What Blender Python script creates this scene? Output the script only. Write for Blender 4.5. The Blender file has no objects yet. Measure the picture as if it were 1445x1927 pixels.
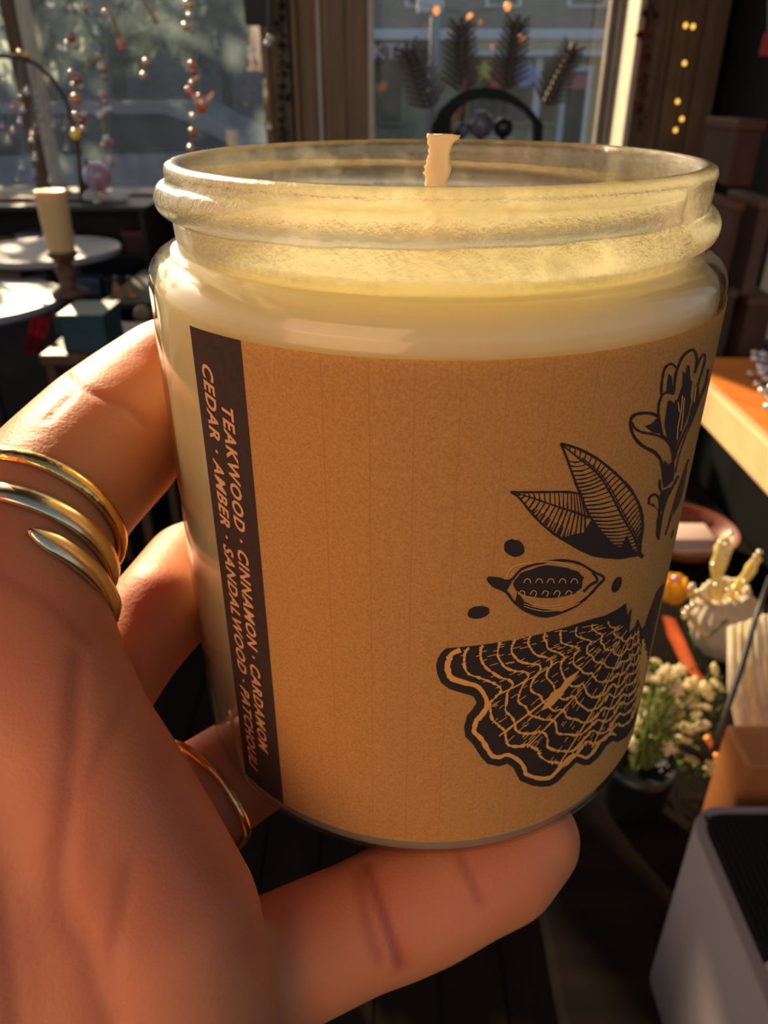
import bpy, bmesh, math, random
from math import sin, cos, tan, pi, radians as R_, sqrt, atan2, degrees
from mathutils import Vector, Matrix, noise
from mathutils.bvhtree import BVHTree
from mathutils.geometry import tessellate_polygon
random.seed(7)
C = bpy.context.scene.collection
S = 0.78e-3                       # the hand-held group: millimetres -> metres
CAM = Vector((0, 0, 1.5)); PITCH = R_(29.3); F = 1447.0
cP, sP = cos(PITCH), sin(PITCH)
# ------------------------------------------------------------------ camera
cd = bpy.data.cameras.new('camera'); cam = bpy.data.objects.new('camera', cd); C.objects.link(cam)
cam.location = CAM; cam.rotation_euler = (pi/2 - PITCH, 0, 0)
cd.sensor_fit = 'HORIZONTAL'; cd.sensor_width = 36.0; cd.lens = 36.0*F/1445
cd.clip_start = 0.005; cd.clip_end = 200
cd.dof.use_dof = True; cd.dof.focus_distance = 0.070; cd.dof.aperture_fstop = 36.05/0.50; cd.dof.aperture_blades = 0
bpy.context.scene.camera = cam
# ------------------------------------------------------------------ world, sun, lights, exposure
sc = bpy.context.scene
w = bpy.data.worlds.new('world'); sc.world = w; w.use_nodes = True
wn = w.node_tree.nodes; wl = w.node_tree.links
bg = wn['Background']; sky = wn.new('ShaderNodeTexSky'); sky.sky_type = 'NISHITA'; sky.sun_disc = False
sky.sun_elevation = R_(24); sky.sun_rotation = R_(-28); sky.dust_density = 3.0
wl.new(sky.outputs[0], bg.inputs[0]); bg.inputs[1].default_value = 0.13
def light(name, kind, loc, rot, energy, color, **k):
    l = bpy.data.lights.new(name, kind); l.energy = energy; l.color = color
    for a, b in k.items(): setattr(l, a, b)
    o = bpy.data.objects.new(name, l); C.objects.link(o); o.location = loc; o.rotation_euler = rot; return o
SUN_AZ, SUN_EL = R_(-28), R_(24)   # from straight ahead, negative to the left
sdir = Vector((sin(SUN_AZ)*cos(SUN_EL), cos(SUN_AZ)*cos(SUN_EL), sin(SUN_EL)))
sun = light('sun', 'SUN', (0, 0, 6), (0, 0, 0), 11.5, (1.0, 0.78, 0.48), angle=R_(0.6))
sun.rotation_euler = sdir.to_track_quat('Z', 'Y').to_euler()
lamp = light('warm_fill_light', 'AREA', (-0.8, -1.0, 2.0), (0, 0, 0), 15.0, (1.0, 0.55, 0.28), shape='RECTANGLE', size=1.2, size_y=0.9)  # added warm fill behind the camera, brightens palm and label
lamp.rotation_euler = (Vector((-0.8, -1.0, 2.0)) - Vector((0, 0.1, 1.45))).to_track_quat('Z', 'Y').to_euler()
vs = sc.view_settings; vs.view_transform = 'Standard'; vs.look = 'None'; vs.gamma = 1; vs.use_curve_mapping = False; vs.exposure = 0.0
cy = sc.cycles; cy.use_denoising = True; cy.max_bounces = 14; cy.transmission_bounces = 10; cy.transparent_max_bounces = 24
cy.diffuse_bounces = 4; cy.glossy_bounces = 5; cy.sample_clamp_indirect = 6.0; cy.blur_glossy = 0.5; cy.caustics_reflective = False
# ------------------------------------------------------------------ projection helpers
def ray(u, v):
    x = (u-722.5)/F; y = -(v-963.5)/F
    return Vector((x, cP+y*sP, -sP+y*cP))
def atY(u, v, Y): q = ray(u, v); return CAM + q*(Y/q.y)
def atZ(u, v, z): q = ray(u, v); return CAM + q*((z-1.5)/q.z)
def atX(u, v, x): q = ray(u, v); return CAM + q*(x/q.x)
def xw(u, Y): return (u-722.5)/(F/cP)*Y      # x on the horizon row at distance Y
def near(u, v, d): return CAM + ray(u, v)*(d*S)     # d = depth along the optical axis in mm
AZ = R_(3.52); JR = 42.5; JD = JR/sin(R_(20.3))
JAX = Vector((sin(AZ)*JD, cos(AZ)*JD, 0))           # axis, mm, relative to camera
fdir = Vector((-sin(AZ), -cos(AZ), 0)); rdir = Vector((cos(AZ), -sin(AZ), 0))
def jar_pt(th, z, r):                                # th from the front, + to the right; mm, relative to camera
    return CAM + (JAX + (fdir*cos(th) + rdir*sin(th))*r + Vector((0, 0, z)))*S
def lab(u, v, r=JR):
    q = ray(u, v); h = sqrt(q.x*q.x+q.y*q.y); a = atan2(q.x, q.y)-AZ
    sa = max(-R_(20.28), min(R_(20.28), a))
    t = JD*cos(sa)-sqrt(max(0, r*r-(JD*sin(sa))**2))
    return atan2(t*sin(sa), JD-t*cos(sa)), t*q.z/h
# ------------------------------------------------------------------ materials
MATS = {}
def mat(name, col, rough=0.6, metal=0.0, sss=0.0, sssr=(1, .4, .2), sscale=0.01, var=0.0, vscale=8.0, col2=None, bump=0.0, bscale=40.0,
        trans=0.0, coat=0.0, emit=None, estr=0.0, ior=1.45, spec=0.5, alpha=1.0, stretch=(1, 1, 1)):
    if name in MATS: return MATS[name]
    m = bpy.data.materials.new(name); m.use_nodes = True; n = m.node_tree.nodes; l = m.node_tree.links
    b = n['Principled BSDF']; b.inputs['Base Color'].default_value = (*col, 1); b.inputs['Roughness'].default_value = rough
    b.inputs['Metallic'].default_value = metal; b.inputs['IOR'].default_value = ior; b.inputs['Specular IOR Level'].default_value = spec
    b.inputs['Alpha'].default_value = alpha
    if sss: b.inputs['Subsurface Weight'].default_value = sss; b.inputs['Subsurface Radius'].default_value = sssr; b.inputs['Subsurface Scale'].default_value = sscale
    if trans: b.inputs['Transmission Weight'].default_value = trans
    if coat: b.inputs['Coat Weight'].default_value = coat
    if emit: b.inputs['Emission Color'].default_value = (*emit, 1); b.inputs['Emission Strength'].default_value = estr
    tc = n.new('ShaderNodeTexCoord'); mp = n.new('ShaderNodeMapping'); mp.inputs['Scale'].default_value = stretch
    l.new(tc.outputs['Object'], mp.inputs['Vector'])
    if var or col2:
        t = n.new('ShaderNodeTexNoise'); t.inputs['Scale'].default_value = vscale; t.inputs['Detail'].default_value = 5
        l.new(mp.outputs[0], t.inputs['Vector'])
        r = n.new('ShaderNodeValToRGB'); c2 = col2 or tuple(c*(1-var) for c in col)
        r.color_ramp.elements[0].position = 0.35; r.color_ramp.elements[1].position = 0.65
        r.color_ramp.elements[0].color = (*c2, 1); r.color_ramp.elements[1].color = (*col, 1)
        l.new(t.outputs['Fac'], r.inputs['Fac']); l.new(r.outputs[0], b.inputs['Base Color'])
    if bump:
        t = n.new('ShaderNodeTexNoise'); t.inputs['Scale'].default_value = bscale; t.inputs['Detail'].default_value = 6
        l.new(mp.outputs[0], t.inputs['Vector'])
        bp = n.new('ShaderNodeBump'); bp.inputs['Strength'].default_value = bump; bp.inputs['Distance'].default_value = 0.2/bscale
        l.new(t.outputs['Fac'], bp.inputs['Height']); l.new(bp.outputs[0], b.inputs['Normal'])
    MATS[name] = m; return m
def sheet(name, col, tw=0.5, rough=0.9, var=0.0, vscale=300, bump=0.0, col2=None, stretch=(1, 1, 1), lines=False):
    "paper / petals / cloth: diffuse + translucent"
    m = bpy.data.materials.new(name); m.use_nodes = True; n = m.node_tree.nodes; l = m.node_tree.links
    n.remove(n['Principled BSDF']); out = n['Material Output']
    d = n.new('ShaderNodeBsdfDiffuse'); t = n.new('ShaderNodeBsdfTranslucent'); mx = n.new('ShaderNodeMixShader'); mx.inputs[0].default_value = tw
    l.new(d.outputs[0], mx.inputs[1]); l.new(t.outputs[0], mx.inputs[2]); l.new(mx.outputs[0], out.inputs[0])
    d.inputs[0].default_value = (*col, 1); t.inputs[0].default_value = (*col, 1)
    if col2:
        tc = n.new('ShaderNodeTexCoord'); mp = n.new('ShaderNodeMapping'); mp.inputs['Scale'].default_value = stretch; l.new(tc.outputs['Object'], mp.inputs[0])
        ns = n.new('ShaderNodeTexNoise'); ns.inputs['Scale'].default_value = vscale; ns.inputs['Detail'].default_value = 8; ns.inputs['Roughness'].default_value = .7; l.new(mp.outputs[0], ns.inputs[0])
        r = n.new('ShaderNodeValToRGB'); r.color_ramp.elements[0].position = 0.3; r.color_ramp.elements[1].position = 0.62
        r.color_ramp.elements[0].color = (*col2, 1); r.color_ramp.elements[1].color = (*col, 1)
        l.new(ns.outputs['Fac'], r.inputs[0]); l.new(r.outputs[0], d.inputs[0]); l.new(r.outputs[0], t.inputs[0])
        if bump:
            bp = n.new('ShaderNodeBump'); bp.inputs['Strength'].default_value = bump; bp.inputs['Distance'].default_value = 0.0002
            l.new(ns.outputs['Fac'], bp.inputs['Height']); l.new(bp.outputs[0], d.inputs['Normal'])
    MATS[name] = m; return m
def glass_mat(name, solid=0.0, rough=0.03, tint=(1, 1, 1), bump=0.0, bscale=400, gl=0.5, frost=0.0, frost_col=(1, .9, .7), grough=None):
    "clear glass: fresnel gloss over a mix of straight-through and refracted light, with optional frost (condensation)"
    m = bpy.data.materials.new(name); m.use_nodes = True; n = m.node_tree.nodes; l = m.node_tree.links
    n.remove(n['Principled BSDF']); out = n['Material Output']
    tr = n.new('ShaderNodeBsdfTransparent'); tr.inputs[0].default_value = (*tint, 1)
    gs = n.new('ShaderNodeBsdfGlossy'); gs.inputs['Roughness'].default_value = grough or rough
    lw = n.new('ShaderNodeLayerWeight'); lw.inputs[0].default_value = .5; pw = n.new('ShaderNodeMath'); pw.operation = 'POWER'; pw.inputs[1].default_value = 4.0
    l.new(lw.outputs['Facing'], pw.inputs[0]); fr = n.new('ShaderNodeMath'); fr.operation = 'MULTIPLY_ADD'; fr.inputs[1].default_value = .75; fr.inputs[2].default_value = .035; l.new(pw.outputs[0], fr.inputs[0])
    top = tr
    nrm = None
    if bump:
        tc = n.new('ShaderNodeTexCoord'); ns = n.new('ShaderNodeTexNoise'); ns.inputs['Scale'].default_value = bscale; ns.inputs['Detail'].default_value = 6; ns.inputs['Roughness'].default_value = .65
        l.new(tc.outputs['Object'], ns.inputs[0]); bp = n.new('ShaderNodeBump'); bp.inputs['Strength'].default_value = bump; bp.inputs['Distance'].default_value = 0.0004
        l.new(ns.outputs['Fac'], bp.inputs['Height']); nrm = bp.outputs[0]; l.new(nrm, gs.inputs['Normal'])
    if solid:
        g = n.new('ShaderNodeBsdfGlass'); g.inputs['IOR'].default_value = 1.45; g.inputs['Roughness'].default_value = rough; g.inputs[0].default_value = (*tint, 1)
        if nrm: l.new(nrm, g.inputs['Normal'])
        a = n.new('ShaderNodeMixShader'); a.inputs[0].default_value = solid; l.new(tr.outputs[0], a.inputs[1]); l.new(g.outputs[0], a.inputs[2]); top = a
    if frost:
        df = n.new('ShaderNodeBsdfTranslucent'); df.inputs[0].default_value = (*frost_col, 1)
        d2 = n.new('ShaderNodeBsdfDiffuse'); d2.inputs[0].default_value = (*frost_col, 1)
        fm = n.new('ShaderNodeMixShader'); fm.inputs[0].default_value = .3; l.new(df.outputs[0], fm.inputs[1]); l.new(d2.outputs[0], fm.inputs[2])
        tc2 = n.new('ShaderNodeTexCoord'); n2 = n.new('ShaderNodeTexNoise'); n2.inputs['Scale'].default_value = 120; n2.inputs['Detail'].default_value = 9; n2.inputs['Roughness'].default_value = .75
        l.new(tc2.outputs['Object'], n2.inputs[0]); rp = n.new('ShaderNodeMapRange'); rp.inputs[1].default_value = .47; rp.inputs[2].default_value = .66
        rp.inputs[3].default_value = frost*.12; rp.inputs[4].default_value = frost; l.new(n2.outputs['Fac'], rp.inputs[0])
        b2 = n.new('ShaderNodeMixShader'); l.new(rp.outputs[0], b2.inputs[0]); l.new(top.outputs[0], b2.inputs[1]); l.new(fm.outputs[0], b2.inputs[2]); top = b2
    mx = n.new('ShaderNodeMixShader'); l.new(fr.outputs[0], mx.inputs[0]); l.new(top.outputs[0], mx.inputs[1]); l.new(gs.outputs[0], mx.inputs[2]); l.new(mx.outputs[0], out.inputs[0])
    MATS[name] = m; return m
# ------------------------------------------------------------------ mesh helpers
def obj(name, bm, m, parent=None, smooth=False, **props):
    me = bpy.data.meshes.new(name); bm.normal_update(); bm.to_mesh(me); bm.free()
    for x in (m if isinstance(m, (list, tuple)) else [m]): me.materials.append(x)
    if smooth:
        for p in me.polygons: p.use_smooth = True
    o = bpy.data.objects.new(name, me); C.objects.link(o)
    if parent: o.parent = parent; o.matrix_parent_inverse = Matrix.Translation(parent.location).inverted() if parent.type == 'EMPTY' else Matrix.Identity(4)
    for k, v in props.items(): o[k] = v
    return o
def thing(name, label, cat, loc=(0, 0, 0), group=None):
    o = bpy.data.objects.new(name, None); C.objects.link(o); o.location = loc; o.empty_display_size = .02
    o['label'] = label; o['category'] = cat
    if group: o['group'] = group
    return o
def box(bm, lo, hi, bev=0.0):
    vs_ = [bm.verts.new((x, y, z)) for x in (lo[0], hi[0]) for y in (lo[1], hi[1]) for z in (lo[2], hi[2])]
    fs = [(0, 1, 3, 2), (4, 6, 7, 5), (0, 4, 5, 1), (2, 3, 7, 6), (0, 2, 6, 4), (1, 5, 7, 3)]
    f = [bm.faces.new([vs_[i] for i in q]) for q in fs]
    if bev:
        es = list({e for x in f for e in x.edges}); bmesh.ops.bevel(bm, geom=es, offset=bev, segments=2, affect='EDGES', profile=.5)
    return bm
def BX(lo, hi, bev=0.0): return box(bmesh.new(), [min(a, b) for a, b in zip(lo, hi)], [max(a, b) for a, b in zip(lo, hi)], bev)
def lathe(bm, prof, c=(0, 0, 0), n=32, ax=None):
    c = Vector(c); rings = []
    for r, z in prof:
        rings.append([bm.verts.new(c + Vector((r*cos(2*pi*i/n), r*sin(2*pi*i/n), z))) for i in range(n)] if r > 1e-7 else [bm.verts.new(c+Vector((0, 0, z)))])
    for a, b in zip(rings, rings[1:]):
        for i in range(n):
            j = (i+1) % n
            if len(a) == 1 and len(b) == 1: continue
            if len(a) == 1: bm.faces.new((a[0], b[j], b[i]))
            elif len(b) == 1: bm.faces.new((a[i], a[j], b[0]))
            else: bm.faces.new((a[i], a[j], b[j], b[i]))
    bmesh.ops.recalc_face_normals(bm, faces=bm.faces[:])
    return bm
def tube(bm, pts, rads, n=8, cap=True):
    pts = [Vector(p) for p in pts]
    if not hasattr(rads, '__len__'): rads = [rads]*len(pts)
    rings = []; up = Vector((0.13, 0.21, 1)).normalized()
    for i, p in enumerate(pts):
        t = (pts[min(i+1, len(pts)-1)]-pts[max(i-1, 0)]).normalized()
        a = t.cross(up);
        if a.length < 1e-3: a = t.cross(Vector((1, 0, 0)))
        a.normalize(); b = t.cross(a)
        rings.append([bm.verts.new(p+(a*cos(2*pi*k/n)+b*sin(2*pi*k/n))*rads[i]) for k in range(n)])
    for a, b in zip(rings, rings[1:]):
        for i in range(n): j = (i+1) % n; bm.faces.new((a[i], a[j], b[j], b[i]))
    if cap: bm.faces.new(rings[0][::-1]); bm.faces.new(rings[-1])
    return bm
def ball(bm, c, r, sub=2, sc3=(1, 1, 1), rot=None):
    M = Matrix.Translation(c) @ (rot or Matrix.Identity(4)) @ Matrix.Diagonal((r*sc3[0], r*sc3[1], r*sc3[2], 1))
    bmesh.ops.create_icosphere(bm, subdivisions=sub, radius=1.0, matrix=M); return bm
def prism(bm, pts, vec):
    "extrude a planar polygon by vec"
    a = [bm.verts.new(p) for p in pts]; b = [bm.verts.new(Vector(p)+Vector(vec)) for p in pts]; n = len(pts)
    bm.faces.new(a); bm.faces.new(b[::-1])
    for i in range(n): j = (i+1) % n; bm.faces.new((a[j], a[i], b[i], b[j]))
    bmesh.ops.recalc_face_normals(bm, faces=bm.faces[:]); return bm
def text(name, s, size, M, m, parent, extrude=0.004):
    cu = bpy.data.curves.new(name, 'FONT'); cu.body = s; cu.size = size; cu.extrude = extrude; cu.align_x = 'CENTER'; cu.align_y = 'CENTER'
    o = bpy.data.objects.new('t', cu); C.objects.link(o); bpy.context.view_layer.update()
    me = bpy.data.meshes.new_from_object(o.evaluated_get(bpy.context.evaluated_depsgraph_get())); bpy.data.objects.remove(o)
    me.transform(M); me.materials.clear(); me.materials.append(m)
    q = bpy.data.objects.new(name, me); C.objects.link(q)
    if parent: q.parent = parent; q.matrix_parent_inverse = Matrix.Translation(parent.location).inverted()
    return q
#@@STRUCT
# ================================================================== THE SETTING
WY = 4.0                                                     # window wall
m_floor = mat('dark_floorboards', (.014, .008, .005), .9, spec=.1, var=.5, vscale=6, stretch=(1, .1, 1))
m_dark = mat('dark_green_paint', (.006, .008, .006), .8, var=.4, vscale=5)
m_panel = mat('dark_wall_paint', (.03, .022, .016), .8, var=.3)
m_wood = mat('window_casing_wood', (.42, .25, .12), .55, col2=(.30, .17, .08), vscale=5, stretch=(8, 8, .5))
m_wood2 = mat('brown_casing_wood', (.26, .16, .08), .6, col2=(.17, .10, .05), vscale=5, stretch=(8, 8, .5))
m_cream = mat('cream_trim_paint', (.85, .74, .55), .5, var=.12, vscale=10)
m_gasket = mat('grey_window_bead', (.32, .27, .22), .5, var=.2)
fl = obj('floor', BX((-4, -1.5, -.06), (2.2, WY+.2, -.02)), m_panel, kind='structure')
pm = BX((-.06, -2.6, -.02), (.06, 2.6, 0), .002); first = None
for i in range(48):
    if first is None: o = obj('floor_board', pm, m_floor, fl); first = o
    else: o = first.copy(); C.objects.link(o); o.parent = fl
    o.location = (-3.8+i*.124, 1.3, random.uniform(-.001, .001))
obj('ceiling', BX((-4, -.2, 4.52), (2.2, WY+.2, 4.6)), mat('ceiling_paint', (.30, .25, .19), .9, var=.1), kind='structure')
zs = atY(35, 350, WY-.1).z                                    # sill height
# window wall pieces (front wall of the shop)
xl0, xpL, xpR = -4.0, xw(508, WY), xw(700, WY)
obj('wall_front', BX((-4, WY, 0), (2.2, WY+.2, zs-.03)), m_panel, kind='structure')
obj('wall_front_header', BX((-4, WY, 4.4), (2.2, WY+.2, 4.52)), m_panel, kind='structure')
obj('sun_baffle', BX((-4, WY-.05, 2.74), (2.2, WY+.07, 3.2), .01), m_wood2, kind='structure')  # unseen transom added to keep sun off the speaker and near table
# centre post, stepped casing made of upright boards
def board(name, u0, u1, y0, y1, m, parent=None, z0=zs-.02, z1=4.4, **k):
    return obj(name, BX((xw(u0, WY), y0, z0), (xw(u1, WY), y1, z1), .004), m, parent, **k)
post = board('trim_1', 513, 702, WY-.04, WY+.16, m_wood, kind='structure')
for (a, b, y, m) in ((500, 513, -.10, m_wood), (513, 552, -.09, m_wood2), (552, 556, -.05, m_wood2), (557, 566, -.11, m_wood), (567, 600, -.07, m_wood), (601, 608, -.10, m_cream), (609, 652, -.07, m_wood), (653, 692, -.075, m_wood), (693, 704, -.11, m_cream)):
    board('casing_board', a, b, WY+y, WY-.04, m, post)
# right jamb: cream trim and brown boards
j = board('trim_2', 1150, 1355, WY-.02, WY+.16, m_wood2, kind='structure')
for (a, b, y, m) in ((1130, 1139, -.03, m_gasket), (1140, 1150, -.07, m_gasket), (1151, 1162, -.30, m_cream), (1163, 1205, -.29, m_wood2), (1206, 1212, -.28, m_wood), (1213, 1262, -.30, m_wood2), (1263, 1300, -.32, m_wood2)):
    board('casing_board', a, b, WY+y, WY+.02, m, j)
obj('wall_right', BX((xw(1346, WY-.2), 1.9, 0), (xw(1346, WY-.2)+.1, WY-.1, 4.52)), m_dark, kind='structure')
obj('wall_right_side', BX((xw(1346, WY-.2)+.1, 2.05, 0), (2.6, 2.15, 4.52)), m_dark, kind='structure')
mull = obj('trim_3', BX((xw(38, WY), WY-.06, zs-.02), (xw(62, WY), WY+.06, 4.4), .005), m_wood2, kind='structure')
obj('mullion_edge', BX((xw(63, WY), WY-.05, zs-.02), (xw(76, WY), WY+.05, 4.4), .004), m_cream, mull)
obj('trim_4', BX((-4, WY-.26, zs-.05), (xw(1150, WY), WY+.02, zs-.015), .006), mat('sill_paint', (.10, .085, .075), .4, var=.3), kind='structure')
def dusty(name, dust, col):
    m = bpy.data.materials.new(name); m.use_nodes = True; n = m.node_tree.nodes; l = m.node_tree.links; n.remove(n['Principled BSDF'])
    tr = n.new('ShaderNodeBsdfTransparent'); tl = n.new('ShaderNodeBsdfTranslucent'); tl.inputs[0].default_value = (*col, 1)
    gs = n.new('ShaderNodeBsdfGlossy'); gs.inputs['Roughness'].default_value = .02
    tc = n.new('ShaderNodeTexCoord'); mp = n.new('ShaderNodeMapping'); mp.inputs['Scale'].default_value = (1, 1, .35); ns = n.new('ShaderNodeTexNoise'); ns.inputs['Scale'].default_value = 2.2; ns.inputs['Detail'].default_value = 8
    ns.inputs['Distortion'].default_value = 1.5; l.new(tc.outputs['Object'], mp.inputs[0]); l.new(mp.outputs[0], ns.inputs[0])
    mr = n.new('ShaderNodeMapRange'); mr.inputs[1].default_value = .35; mr.inputs[2].default_value = .75; mr.inputs[3].default_value = dust*.35; mr.inputs[4].default_value = dust*1.5
    l.new(ns.outputs['Fac'], mr.inputs[0]); a = n.new('ShaderNodeMixShader'); l.new(mr.outputs[0], a.inputs[0]); l.new(tr.outputs[0], a.inputs[1]); l.new(tl.outputs[0], a.inputs[2])
    b = n.new('ShaderNodeMixShader'); b.inputs[0].default_value = .05; l.new(a.outputs[0], b.inputs[1]); l.new(gs.outputs[0], b.inputs[2]); l.new(b.outputs[0], n['Material Output'].inputs[0]); return m
obj('window_1', BX((-4, WY+.08, zs-.02), (xw(510, WY), WY+.084, 4.4)), dusty('dusty_pane', .07, (.62, .78, .82)), kind='structure')
obj('window_2', BX((xw(700, WY), WY+.08, zs-.02), (xw(1150, WY), WY+.084, 4.4)), dusty('clean_pane', .008, (.7, .8, .85)), kind='structure')
#@@OUTSIDE
# ================================================================== THE STREET
GZ = -.12
road = obj('ground', BX((-40, WY+.3, GZ-.1), (25, 60, GZ)), mat('asphalt', (.06, .062, .07), .8, var=.3, vscale=1.5), kind='structure')
FY = 20.0
def fz(v): return atY(900, v, FY).z
m_brick = bpy.data.materials.new('street_brick'); m_brick.use_nodes = True
n_ = m_brick.node_tree.nodes; br = n_.new('ShaderNodeTexBrick'); tcn = n_.new('ShaderNodeTexCoord'); mpn = n_.new('ShaderNodeMapping'); mpn.inputs['Rotation'].default_value = (pi/2, 0, 0)
br.inputs['Scale'].default_value = 4.5; br.inputs[1].default_value = (.26, .20, .19, 1); br.inputs[2].default_value = (.18, .14, .145, 1); br.inputs[3].default_value = (.2, .18, .17, 1)
m_brick.node_tree.links.new(tcn.outputs['Object'], mpn.inputs[0]); m_brick.node_tree.links.new(mpn.outputs[0], br.inputs[0]); m_brick.node_tree.links.new(br.outputs[0], n_['Principled BSDF'].inputs[0]); n_['Principled BSDF'].inputs['Roughness'].default_value = .9
m_white = mat('white_paint', (.88, .88, .92), .5, var=.1); m_tan = mat('tan_fascia', (.68, .54, .34), .6, var=.15); m_olive = mat('olive_panel', (.36, .38, .27), .6, var=.2)
m_dkglass = mat('dark_shop_glass', (.05, .06, .075), .12, var=.3); m_purple = mat('sign_board', (.05, .04, .06), .5); m_lilac = mat('sign_letters', (.95, .8, .95), .5)
bld = thing('shop_building', 'brick shop building across the street with white band and signboard', 'building', (2, FY, GZ))
X = lambda u: xw(u, FY)
obj('brick_wall', BX((X(640), FY, fz(56)), (X(1500), FY+6, 6.2)), m_brick, bld)
obj('brick_corner', BX((X(640), FY+.2, GZ), (X(1500), FY+6, fz(56))), m_olive, bld)
obj('white_band', BX((X(640), FY-.35, fz(76)), (X(1160), FY+.2, fz(56)), .02), m_white, bld)
obj('tan_fascia', BX((X(880), FY-.3, fz(94)), (X(1160), FY+.2, fz(77)), .01), m_tan, bld)
obj('lower_band', BX((X(880), FY-.36, fz(106)), (X(1160), FY+.2, fz(95)), .01), m_white, bld)
obj('sign_board', BX((X(640), FY-.3, fz(118)), (X(800), FY+.2, fz(80)), .01), m_purple, bld)
text('sign_lettering', 'KTO', .42, Matrix.Translation((X(738), FY-.32, fz(99))) @ Matrix.Rotation(pi/2, 4, 'X'), m_lilac, bld, .01)
for (a, b) in ((905, 970), (1052, 1124), (760, 822)):
    f = obj('window_frame', BX((X(a), FY-.08, fz(14)), (X(b), FY+.1, fz(-70)), .02), m_white, bld)
    obj('window_glass', BX((X(a+7), FY-.1, fz(8)), (X(b-7), FY-.05, fz(-64))), m_dkglass, f)
for (a, b) in ((714, 760), (880, 1000), (1018, 1052)):
    f = obj('shop_window', BX((X(a), FY-.05, fz(235)), (X(b), FY+.25, fz(112)), .01), m_olive, bld)
    obj('shop_glass', BX((X(a+4), FY-.09, fz(228)), (X(b-4), FY-.04, fz(116))), m_dkglass, f)
d_ = obj('shop_door', BX((X(1056), FY-.1, GZ), (X(1112), FY+.2, fz(122)), .02), m_white, bld)
obj('door_glass', BX((X(1067), FY-.16, GZ+.3), (X(1101), FY-.09, fz(134))), m_dkglass, d_)
obj('white_pilaster', BX((X(1003), FY-.2, GZ), (X(1016), FY+.2, fz(108)), .01), m_white, bld)
obj('red_sign', BX((X(920), FY-.2, fz(166)), (X(955), FY-.1, fz(128)), .01), mat('red_sign', (.55, .07, .07), .5), bld)
bm = bmesh.new()
pts = []
for k in range(10):
    a = pi/2+k*pi/5; r = .26 if k % 2 == 0 else .12; pts.append(Vector((X(908)+r*cos(a), FY-.2, fz(133)+r*sin(a))))
prism(bm, pts, (0, .08, 0)); obj('yellow_star_sign', bm, mat('yellow_sign', (.62, .58, .10), .5), bld)
bm = bmesh.new(); lathe(bm, [(0, -.04), (.25, -.04), (.25, .04), (0, .04)], n=20); bmesh.ops.rotate(bm, verts=bm.verts, cent=(0, 0, 0), matrix=Matrix.Rotation(pi/2, 3, 'X')); bmesh.ops.translate(bm, verts=bm.verts, vec=(X(984), FY-.2, fz(140)))
obj('blue_round_sign', bm, mat('blue_sign', (.25, .38, .75), .5), bld)
obj('pink_poster', BX((X(1068), FY-.2, fz(168)), (X(1100), FY-.17, fz(140))), mat('pink_poster', (.6, .16, .2), .5), bld)
bm = bmesh.new(); tube(bm, [(X(815), 14, GZ), (X(815), 14, 3.6)], .11, 12)
lp = thing('street_lamp', 'grey street lamp post between the wheat ears, across the road', 'lamp post', (xw(815, 14), 14, GZ))
bm.free(); px = xw(816, 14)
obj('post', tube(bmesh.new(), [(px, 14, GZ), (px, 14, 3.9)], [.09, .07], 12), mat('galvanised', (.36, .38, .42), .5, metal=.2), lp, True)
obj('notice_box', BX((px-.28, 13.9, atY(800, 24, 14).z), (px+.12, 14.1, atY(800, -30, 14).z), .02), m_white, lp)
# left building and trees
b2 = thing('brick_house', 'dim brick house behind the parked car and trees', 'building', (-14, 24, GZ))
obj('house_wall', BX((-26, 24, GZ), (-1.5, 30, 6.3)), m_brick, b2)
for k in range(6):
    x = -20+k*3.1; f = obj('window_frame', BX((x, 23.9, 2.2), (x+1.2, 24.1, 3.9), .02), m_white, b2); obj('window_glass', BX((x+.12, 23.86, 2.3), (x+1.08, 23.9, 3.8)), m_dkglass, f)
m_leaf = sheet('leaf_green', (.10, .12, .08), .5, col2=(.04, .05, .035), vscale=3); m_pale = sheet('lit_haze_leaf', (.42, .48, .40), .5, col2=(.24, .28, .24), vscale=3); m_bark = mat('bark', (.08, .06, .045), .9, var=.4)
def tree(x, y, h, r, m, label, n=900):
    t = thing('street_tree', label, 'tree', (x, y, GZ), 'street trees')
    bm = tube(bmesh.new(), [(x, y, GZ), (x+.1, y, h*.5), (x-.05, y, h*.8)], [.14, .1, .04], 8)
    for k in range(7):
        a = k*.9; tube(bm, [(x, y, h*(.35+.06*k)), (x+cos(a)*r*.7, y+sin(a)*r*.5, h*(.6+.06*k))], [.06, .015], 6)
    obj('trunk', bm, m_bark, t, True)
    bm = bmesh.new(); rnd = random.Random(int(x*10))
    for k in range(n):
        d = Vector((rnd.gauss(0, 1), rnd.gauss(0, 1), rnd.gauss(0, 1))).normalized()*(rnd.random()**.4)
        p = Vector((x+d.x*r, y+d.y*r, h*.68+d.z*h*.32)); s_ = rnd.uniform(.06, .13)
        ax = Vector((rnd.uniform(-1, 1), rnd.uniform(-1, 1), rnd.uniform(-1, 1))).normalized(); ay = ax.orthogonal().normalized()
        bm.faces.new([bm.verts.new(p+q) for q in (ax*s_*1.6, ay*s_*.6, -ax*s_*1.6, -ay*s_*.6)])
    obj('foliage', bm, m, t, kind='stuff')
tree(xw(60, 9), 9, 4.4, 1.3, m_pale, 'street tree paled with painted haze at the far left of the window', 1200)  # pale leaf colour stands for lit, hazy foliage
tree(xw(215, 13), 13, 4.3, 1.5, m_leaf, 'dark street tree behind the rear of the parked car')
tree(xw(420, 17), 17, 4.4, 1.5, m_leaf, 'dark street tree beside the centre window post')
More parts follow.
